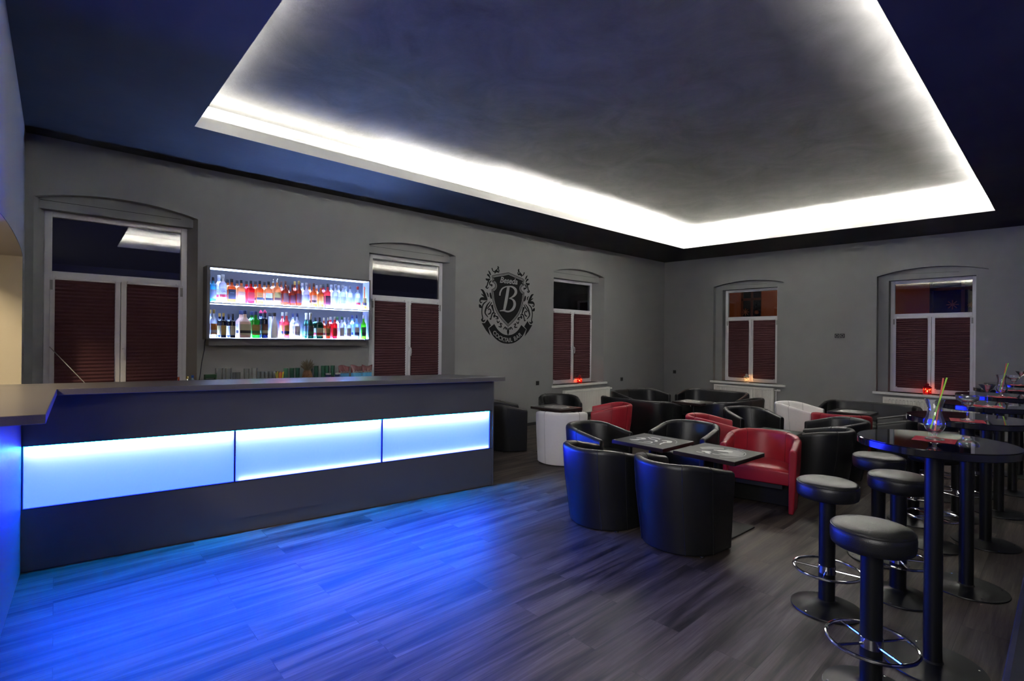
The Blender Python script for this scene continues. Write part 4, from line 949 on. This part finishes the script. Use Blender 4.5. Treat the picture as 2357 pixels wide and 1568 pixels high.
# ------------------------------------------------------------------ low square tables
def low_table(x, y, a, wx, wy, label, seed, base=.22):
    t = thing('low_table', label, 'table', (x, y, 0), R(a), 'low square lounge tables')
    top = MB().box(-wx/2, wx/2, -wy/2, wy/2, .617, .65).build('tabletop', M_TABLEEDGE, t, smooth=False, bevel=.002)
    sf = MB().box(-wx/2+.002, wx/2-.002, -wy/2+.002, wy/2-.002, .6502, .6512).build('top_laminate', M_TABLE, top, smooth=False)
    rr = random.Random(seed); m = MB(); f = lambda u, v, z: (u, v, z); rad = min(wx, wy)*.40; z0, z1 = .6513, .6518
    m2 = MB()
    def stroke(P, mm=m): mm.ribbon(smoothpts(P, 5), f, z0, z1)
    if seed == 1:     # hands holding something, fine white lines and a thin circle
        stroke([(rad*math.cos(b), rad*math.sin(b), .003) for b in [R(k) for k in range(-80, 50, 12)]])
        stroke([(-.02,.17,.02),(.03,.14,.035),(.0,.10,.045),(-.05,.12,.03),(-.10,.13,.05),(-.12,.18,.02)])
        stroke([(.07,.15,.006),(.11,.10,.012),(.12,.02,.018),(.09,-.02,.01)]); stroke([(.10,.12,.008),(.05,.05,.014),(.03,-.02,.02),(-.03,-.05,.03)])
        stroke([(.06,-.06,.02),(.09,-.12,.05),(.03,-.15,.04),(.0,-.11,.02)]); stroke([(.0,-.13,.02),(-.06,-.13,.018),(-.12,-.15,.012)])
        stroke([(-.16,.05,.004),(-.13,-.05,.01),(-.07,-.03,.02),(-.11,.03,.008)]); stroke([(-.16,.14,.004),(-.18,.02,.004),(-.15,-.12,.004)])
        stroke([(.13,.1,.02),(.15,.05,.012),(.14,-.01,.004)])
    elif seed == 2:   # pale broad shapes inside a circle
        stroke([(rad*math.cos(b), rad*math.sin(b), .004) for b in [R(k) for k in range(-150, -10, 12)]])
        m2.prism([(.04,.20),(.14,.16),(.19,.05),(.12,.01),(.07,.08),(-.02,.14)], z0, z1-.0002)
        m2.prism([(.17,.0),(.18,-.08),(.12,-.17),(.03,-.20),(-.01,-.10),(.06,-.05),(.10,-.0)], z0, z1-.0002)
        m2.prism([(-.05,-.02),(-.10,-.12),(-.06,-.19),(.02,-.21),(.0,-.1)], z0, z1-.0002)
        stroke([(.03,.06,.02),(.08,-.03,.04),(.10,-.08,.02)]); stroke([(.02,.02,.012),(.05,-.05,.02),(.05,-.10,.008)])
        stroke([(-.10,.10,.03),(-.08,.05,.05),(-.12,.04,.03),(-.14,.0,.015)]); stroke([(-.12,-.01,.012),(-.11,-.07,.008),(-.08,-.11,.004)])
        stroke([(-.15,.12,.01),(-.16,.05,.006)])
    else:
        for k in range(9):
            b = rr.uniform(0, 2*PI); q = rad*rr.uniform(.3,.95); P = []
            for j in range(4): P.append((q*math.cos(b+.45*j), q*math.sin(b+.45*j)*rr.uniform(.8,1), rr.uniform(.01,.05)))
            stroke(P, m if k % 2 else m2)
        m2.prism([(rad*.9*math.cos(2*PI*k/24), rad*.9*math.sin(2*PI*k/24)) for k in range(24)], z0, z0+.0001)
        if seed == 3:
            o_ = MB(); o_.ribbon(smoothpts([(.16,-.10,.01),(.15,-.15,.03),(.10,-.18,.012)], 4), f, z0, z1+.0002); o_.build('orange_mark', M_ORANGEP, top, smooth=False)
    m.build('top_print', M_PRINT, top, smooth=False)
    if m2.v: m2.build('top_print', M_PRINT2, top, smooth=False)
    MB().lathe([(.038,.012),(.038,.6)], 24).build('pedestal', M_BLACKMETAL, t)
    MB().box(-.09,.09,-.09,.09,.60,.616).build('top_plate', M_BLACKMETAL, t, smooth=False)
    MB().box(-base, base, -base, base, 0, .012).build('base_plate', M_BLACKP2, t, smooth=False, bevel=.004)
    return t
low_table(4.266, 2.690, 0, .55, .55, 'low square table with white line drawing, farther one of the near pair', 1)
low_table(4.278, 2.048, -2, .54, .55, 'low square table with pale print, nearest to the camera', 2)
low_table(5.352, 4.960, 0, .48, .57, 'low square table with round white print between the white and left red chairs', 3, .2)
low_table(5.742, 2.105, 0, .36, .42, 'low dark table hidden behind the back of the near red chair', 4, .12)
low_table(8.26, 2.04, 0, .47, .50, 'low dark table in front of the right sofa, beside the far red chair', 5, .18)
low_table(7.57, 4.04, 0, .47, .48, 'low dark table in the middle of the four black sofas', 6, .2)

# ------------------------------------------------------------------ round high tables
def high_table(x, label):
    t = thing('bar_table', label, 'table', (x, .455, 0), 0, 'round black bar tables')
    MB().lathe([(0,1.082),(.316,1.082),(.320,1.086),(.320,1.116),(.316,1.1195)], 72).build('edge_band', M_GLOSSEDGE, t, ang=40)
    MB().lathe([(0,1.1195),(.3165,1.1195),(.3165,1.1205),(0,1.1205)], 72, close=False).build('tabletop', M_GLOSSBLACK, t, ang=40)
    MB().lathe([(.038,.006),(.038,1.075)], 28).build('pole', M_BLACKMETAL, t)
    MB().lathe([(0,1.075),(.11,1.075),(.11,1.082),(0,1.082)], 28, close=False).build('top_flange', M_BLACKMETAL, t)
    b = MB().lathe([(0,0),(.212,0),(.215,.004),(.213,.009),(.08,.016),(.045,.022),(.038,.03)], 64).build('base_plate', M_BLACKMETAL, t)
    for k in range(4):
        MB().lathe([(.0055,.0105),(.005,.0135),(0,.0137)], 10, c=(.188*math.cos(k*PI/2+.5), .188*math.sin(k*PI/2+.5), 0), close=False).build('screw', M_CHROME, b)
    return t
TX = [3.26, 4.46, 5.57, 6.68, 7.72, 8.75]
ht = high_table(TX[0], 'round black bar table nearest the camera, with a tall glass and straws')
for x, lab in zip(TX[1:], ('second round black bar table, with a shallow wide glass on a red napkin', 'third round black bar table, with a martini glass', 'fourth round black bar table, with a tall glass and two straws', 'fifth round black bar table, with a shallow wide glass at the frame edge', 'farthest round black bar table at the right edge')):
    dup(ht, (x, .455 if x < 7 else .42, 0), 0, lab)

# ------------------------------------------------------------------ bar stools
def stool(x, y, label, rz=0):
    t = thing('bar_stool', label, 'stool', (x, y, 0), R(rz), 'black round bar stools')
    MB().lathe([(0,.672),(.150,.672),(.160,.680),(.164,.70),(.165,.735),(.162,.752),(.155,.760)], 56).build('seat_side', M_LEATHER, t, ang=50)
    MB().lathe([(.160,.7585),(.1575,.764),(.145,.770),(.10,.776),(0,.778)], 56, close=False).build('seat_pad', M_LEATHER, t, ang=60)
    MB().tube([(.161*math.cos(2*PI*i/56), .161*math.sin(2*PI*i/56), .757) for i in range(56)], .0028, 6, closed=True).build('piping', M_LEATHER, t)
    MB().lathe([(.0435,.03),(.0435,.672)], 28).build('pole', M_BLACKMETAL, t)
    MB().lathe([(0,0),(.186,0),(.190,.004),(.188,.010),(.15,.020),(.08,.036),(.05,.048),(.0435,.056)], 60).build('base', M_BLACKMETAL, t, ang=40)
    fr = MB().tube([(.176*math.cos(2*PI*i/60), .176*math.sin(2*PI*i/60), .238) for i in range(60)], .0085, 10, closed=True).build('foot_ring', M_CHROME, t)
    MB().lathe([(.0445,.215),(.047,.217),(.047,.262),(.0445,.264)], 28, close=False).build('collar', M_CHROME, fr)
    for k in range(4):
        a = k*PI/2; MB().tube([(.044*math.cos(a), .044*math.sin(a), .235),(.172*math.cos(a), .172*math.sin(a), .235)], .0065, 8).build('spoke', M_CHROME, fr)
    for k in range(3):
        MB().lathe([(.0055,.0125),(.005,.0155),(0,.0157)], 10, c=(.170*math.cos(k*2.1+.5), .170*math.sin(k*2.1+.5), 0), close=False).build('screw', M_CHROME, t)
    return t
st = stool(2.776, .605, 'black round bar stool nearest the camera, cut by the frame bottom', -35)
for x, y, a, lab in ((3.467,.982,10,'black round bar stool left of the nearest one, with its whole foot ring visible'),
    (3.978,.729,30,'black round bar stool directly behind the nearest one, half hidden by the first table pole'),
    (4.553,.955,-20,'black round bar stool under the left rim of the nearest round table'),
    (5.186,.728,50,'black bar stool hidden behind the first table pole, foot ring showing on both sides'),
    (5.746,.945,0,'black bar stool between the first table pole and the stools on the left'),
    (6.196,.700,20,'black bar stool seen between the poles of the first two round tables'),
    (6.85,.93,40,'farther black bar stool left of the second round table pole'),
    (7.30,.68,70,'farthest black bar stool between the second and third table poles')):
    dup(st, (x, y, 0), R(a), lab)

# ------------------------------------------------------------------ napkins, cocktail glasses, straws
ZT = 1.1208
def napkin(x, y, a, label):
    m = MB(); n = 10; s = .0825; vs = []
    for k in range(n+1):
        for j in range(n+1):
            u, v = -s+2*s*k/n, -s+2*s*j/n; vs.append((u, v, .0012+.0012*math.sin(9*k/n+a)*((k-5)**2+(j-5)**2)/50))
    N_ = (n+1)**2
    vs2 = [(p[0], p[1], p[2]-.001) for p in vs]
    fs = [(k*(n+1)+j, (k+1)*(n+1)+j, (k+1)*(n+1)+j+1, k*(n+1)+j+1) for k in range(n) for j in range(n)]
    m.add(vs, fs); m.add(vs2, [tuple(reversed(f)) for f in fs])
    o = m.build('paper_napkin', M_NAPKIN); o.location = (x, y, ZT); o.rotation_euler[2] = R(a); tag(o, label, 'napkin', 'red paper napkins on the bar tables'); return o
def lathe_glass(name, prof, x, y, label, cat='glass'):
    """prof: outer (r,z) list from foot up; walls 2 mm"""
    P = smoothpts(prof, 4); o = MB()
    foot = [(0,0),(prof[0][0],0)]
    inner = [(max(r-.0022,.0005), z+.0015) for r, z in reversed(P) if z > INB]
    o.lathe(foot + P + inner + [(0, INB+.002)], 40, close=False)
    g = o.build(name, M_GLASS, ang=60); g.location = (x, y, ZT+.0026); tag(g, label, cat, None); return g
hur = [(.040,.001),(.036,.005),(.012,.014),(.009,.022),(.014,.032),(.032,.045),(.0425,.068),(.041,.092),(.031,.125),(.028,.148),(.032,.172),(.041,.200)]
mar = [(.037,.001),(.030,.005),(.006,.014),(.004,.05),(.004,.078),(.014,.088),(.027,.098),(.030,.108),(.034,.116),(.052,.126),(.058,.145),(.057,.156)]
mart = [(.038,.001),(.030,.005),(.006,.012),(.0035,.05),(.0035,.095),(.006,.102),(.055,.165)]
GL = [(0, 3.275, .457, 'h'), (1, 4.262, .436, 'm'), (2, 5.38, .435, 't'), (3, 6.45, .426, 'h'), (4, 6.98, .376, 'm'), (5, 7.655, .357, 't')]
names = ['nearest', 'second', 'third', 'fourth', 'fifth', 'farthest']
for i, x, y, k in GL:
    x = x if i < 4 else (7.5 if i == 4 else 8.53); y = y if i < 4 else (.404 if i == 4 else .398)
    napkin(x, y, 3+i*7, 'red paper napkin under the glass on the %s round bar table' % names[i])
    if k == 'h':
        INB = .033; lathe_glass('hurricane_glass', hur, x, y, 'tall curved cocktail glass with two straws on the %s round bar table' % names[i])
        for c_, mt, (bx, by), (tx, ty, tz) in (('orange', M_ORANGE, (.008,.0), (.032,-.028,.307)), ('green', M_GREEN, (-.018,.014), (.046,-.040,.309))):
            s_ = MB().tube([(bx, by, .042 if c_ == 'orange' else .050), (tx, ty, tz)], .0036, 10).build('drinking_straw', mt); s_.location = (x, y, ZT+.003)
            tag(s_, '%s straw standing in the tall glass on the %s round bar table' % (c_, names[i]), 'straw')
    elif k == 'm':
        INB = .086; lathe_glass('margarita_glass', mar, x, y, 'shallow wide cocktail glass on the %s round bar table' % names[i])
    else:
        INB = .1015; lathe_glass('martini_glass', mart, x, y, 'cone shaped martini glass on the %s round bar table' % names[i])

# ------------------------------------------------------------------ lanterns on the sills
def lantern(x, y, z, mat, label, s=1.0):
    t = thing('candle_lantern', label, 'lantern', (x, y, z+.0005), .4, 'small metal candle lanterns on the sills')
    b = MB(); n = 6; r = .050*s
    hexa_ = lambda rr, zz: [(rr*math.cos(PI/3*k), rr*math.sin(PI/3*k), zz) for k in range(n)]
    b.lathe([(r*1.08,0),(r*1.08,.012*s),(r,.018*s)], 6)
    b.build('lantern_base', mat, t, smooth=False)
    c = MB()
    for k in range(n):
        a = PI/3*k; c.box(r*.95*math.cos(a)-.003*s, r*.95*math.cos(a)+.003*s, r*.95*math.sin(a)-.003*s, r*.95*math.sin(a)+.003*s, .015*s, .095*s)
    c.build('corner_posts', mat, t, smooth=False)
    MB().lathe([(r*1.1,.095*s),(r*1.12,.102*s),(r*.55,.125*s),(r*.42,.127*s),(r*.42,.145*s),(r*.55,.148*s),(r*.3,.158*s),(0,.16*s)], 24).build('lantern_roof', mat, t)
    MB().tube([(.018*s*math.cos(PI*k/8), 0, .158*s+.022*s*math.sin(PI*k/8)) for k in range(9)], .0016*s, 6).build('ring_handle', mat, t)
    MB().lathe([(r*.9,.018*s),(r*.9,.095*s)], 6, close=False).build('lantern_panes', M_GLASS if mat is M_WHITELAQ else glassy('ruby_pane', (.95,.22,.2)), t, smooth=False)
    MB().lathe([(.019*s,.018*s),(.019*s,.034*s)], 16).build('candle', M_WAX, t)
    MB().lathe([(0,.036*s),(.0045*s,.042*s),(.005*s,.048*s),(.002*s,.058*s),(0,.062*s)], 10, close=False).build('flame', emis('candle_flame', (1,.5,.14), 25), t)
    li = bpy.data.lights.new('candle_light', 'POINT'); li.color = (1,.45,.15); li.energy = CANDLE; li.shadow_soft_size = .012
    o = bpy.data.objects.new('candle_light', li); C.objects.link(o); o.location = (x, y, z+.062*s)
lantern(8.19, 6.93, .72, M_REDLAQ, 'red candle lantern on the sill of the back wall window', 1.05)
lantern(11.40, 4.83, .72, M_WHITELAQ, 'white candle lantern on the sill of the right wall window', 1.15)
lantern(11.36, 1.69, .72, M_REDLAQ, 'red candle lantern on the sill of the window behind the round bar tables', 1.2)

# ------------------------------------------------------------------ padded bench along the right foreground
bn = thing('bench', 'dark navy fabric bench cut off at the lower right corner of the frame', 'bench', (3.2, -.10, 0))
MB().box(-1.9, 1.9, -.25, .255, .30, .45).build('seat_pad', M_BENCH, bn, smooth=False, bevel=.02)
MB().box(-1.9, 1.9, -.25, .225, .0, .30).build('bench_base', M_BLACKP, bn, smooth=False)

# ------------------------------------------------------------------ lights
def area(name, loc, rot, size, sizey, energy, col):
    li = bpy.data.lights.new(name, 'AREA'); li.shape = 'RECTANGLE'; li.size = size; li.size_y = sizey; li.energy = energy; li.color = col
    o = bpy.data.objects.new(name, li); C.objects.link(o); o.location = loc; o.rotation_euler = rot; return o
area('corridor_lamp', (-1.9, 4.2, 3.3), (0, R(-25), 0), .5, .5, WARM, (1,.80,.52))
d_ = (Vector((6,5,.7)) - Vector((-1.7,-.6,3.0))).to_track_quat('-Z','Y').to_euler()
area('fill_light', (-1.7,-.6,3.0), d_, 2.4, 2.4, FILL, (1,.98,.96))  # unseen soft light added behind the camera to brighten walls and chairs
li = bpy.data.lights.new('street_lamp', 'POINT'); li.energy = 75; li.color = (1,.5,.2); li.shadow_soft_size = .2
o = bpy.data.objects.new('street_lamp', li); C.objects.link(o); o.location = (14.2, 5.5, 4.5)
w = bpy.data.worlds.new('night'); bpy.context.scene.world = w; w.use_nodes = True
w.node_tree.nodes['Background'].inputs[0].default_value = (.006,.006,.012,1); w.node_tree.nodes['Background'].inputs[1].default_value = 1

# ------------------------------------------------------------------ camera
ya, ro = R(47.9), R(.5165)
fwd = Vector((math.cos(ya), math.sin(ya), 0)); rt = Vector((math.sin(ya), -math.cos(ya), 0)); upv = Vector((0,0,1))
cr_, ur_ = rt*math.cos(ro) + upv*math.sin(ro), -rt*math.sin(ro) + upv*math.cos(ro)
cam = bpy.data.cameras.new('camera'); cam.lens = 1163/2357*36; cam.sensor_width = 36; cam.clip_start = .05; cam.clip_end = 100
co = bpy.data.objects.new('camera', cam); C.objects.link(co)
co.matrix_world = Matrix(((cr_.x, ur_.x, -fwd.x, 0), (cr_.y, ur_.y, -fwd.y, 0), (cr_.z, ur_.z, -fwd.z, 1.6), (0,0,0,1)))
sc = bpy.context.scene; sc.camera = co
sc.view_settings.view_transform = 'Standard'; sc.view_settings.look = 'None'; sc.view_settings.gamma = 1; sc.view_settings.use_curve_mapping = False
sc.view_settings.exposure = EXPO
sc.cycles.max_bounces = 10; sc.cycles.diffuse_bounces = 5; sc.cycles.glossy_bounces = 5; sc.cycles.transparent_max_bounces = 24; sc.cycles.transmission_bounces = 8
sc.cycles.use_denoising = True; sc.cycles.sample_clamp_indirect = 80; sc.cycles.caustics_reflective = False; sc.cycles.caustics_refractive = False
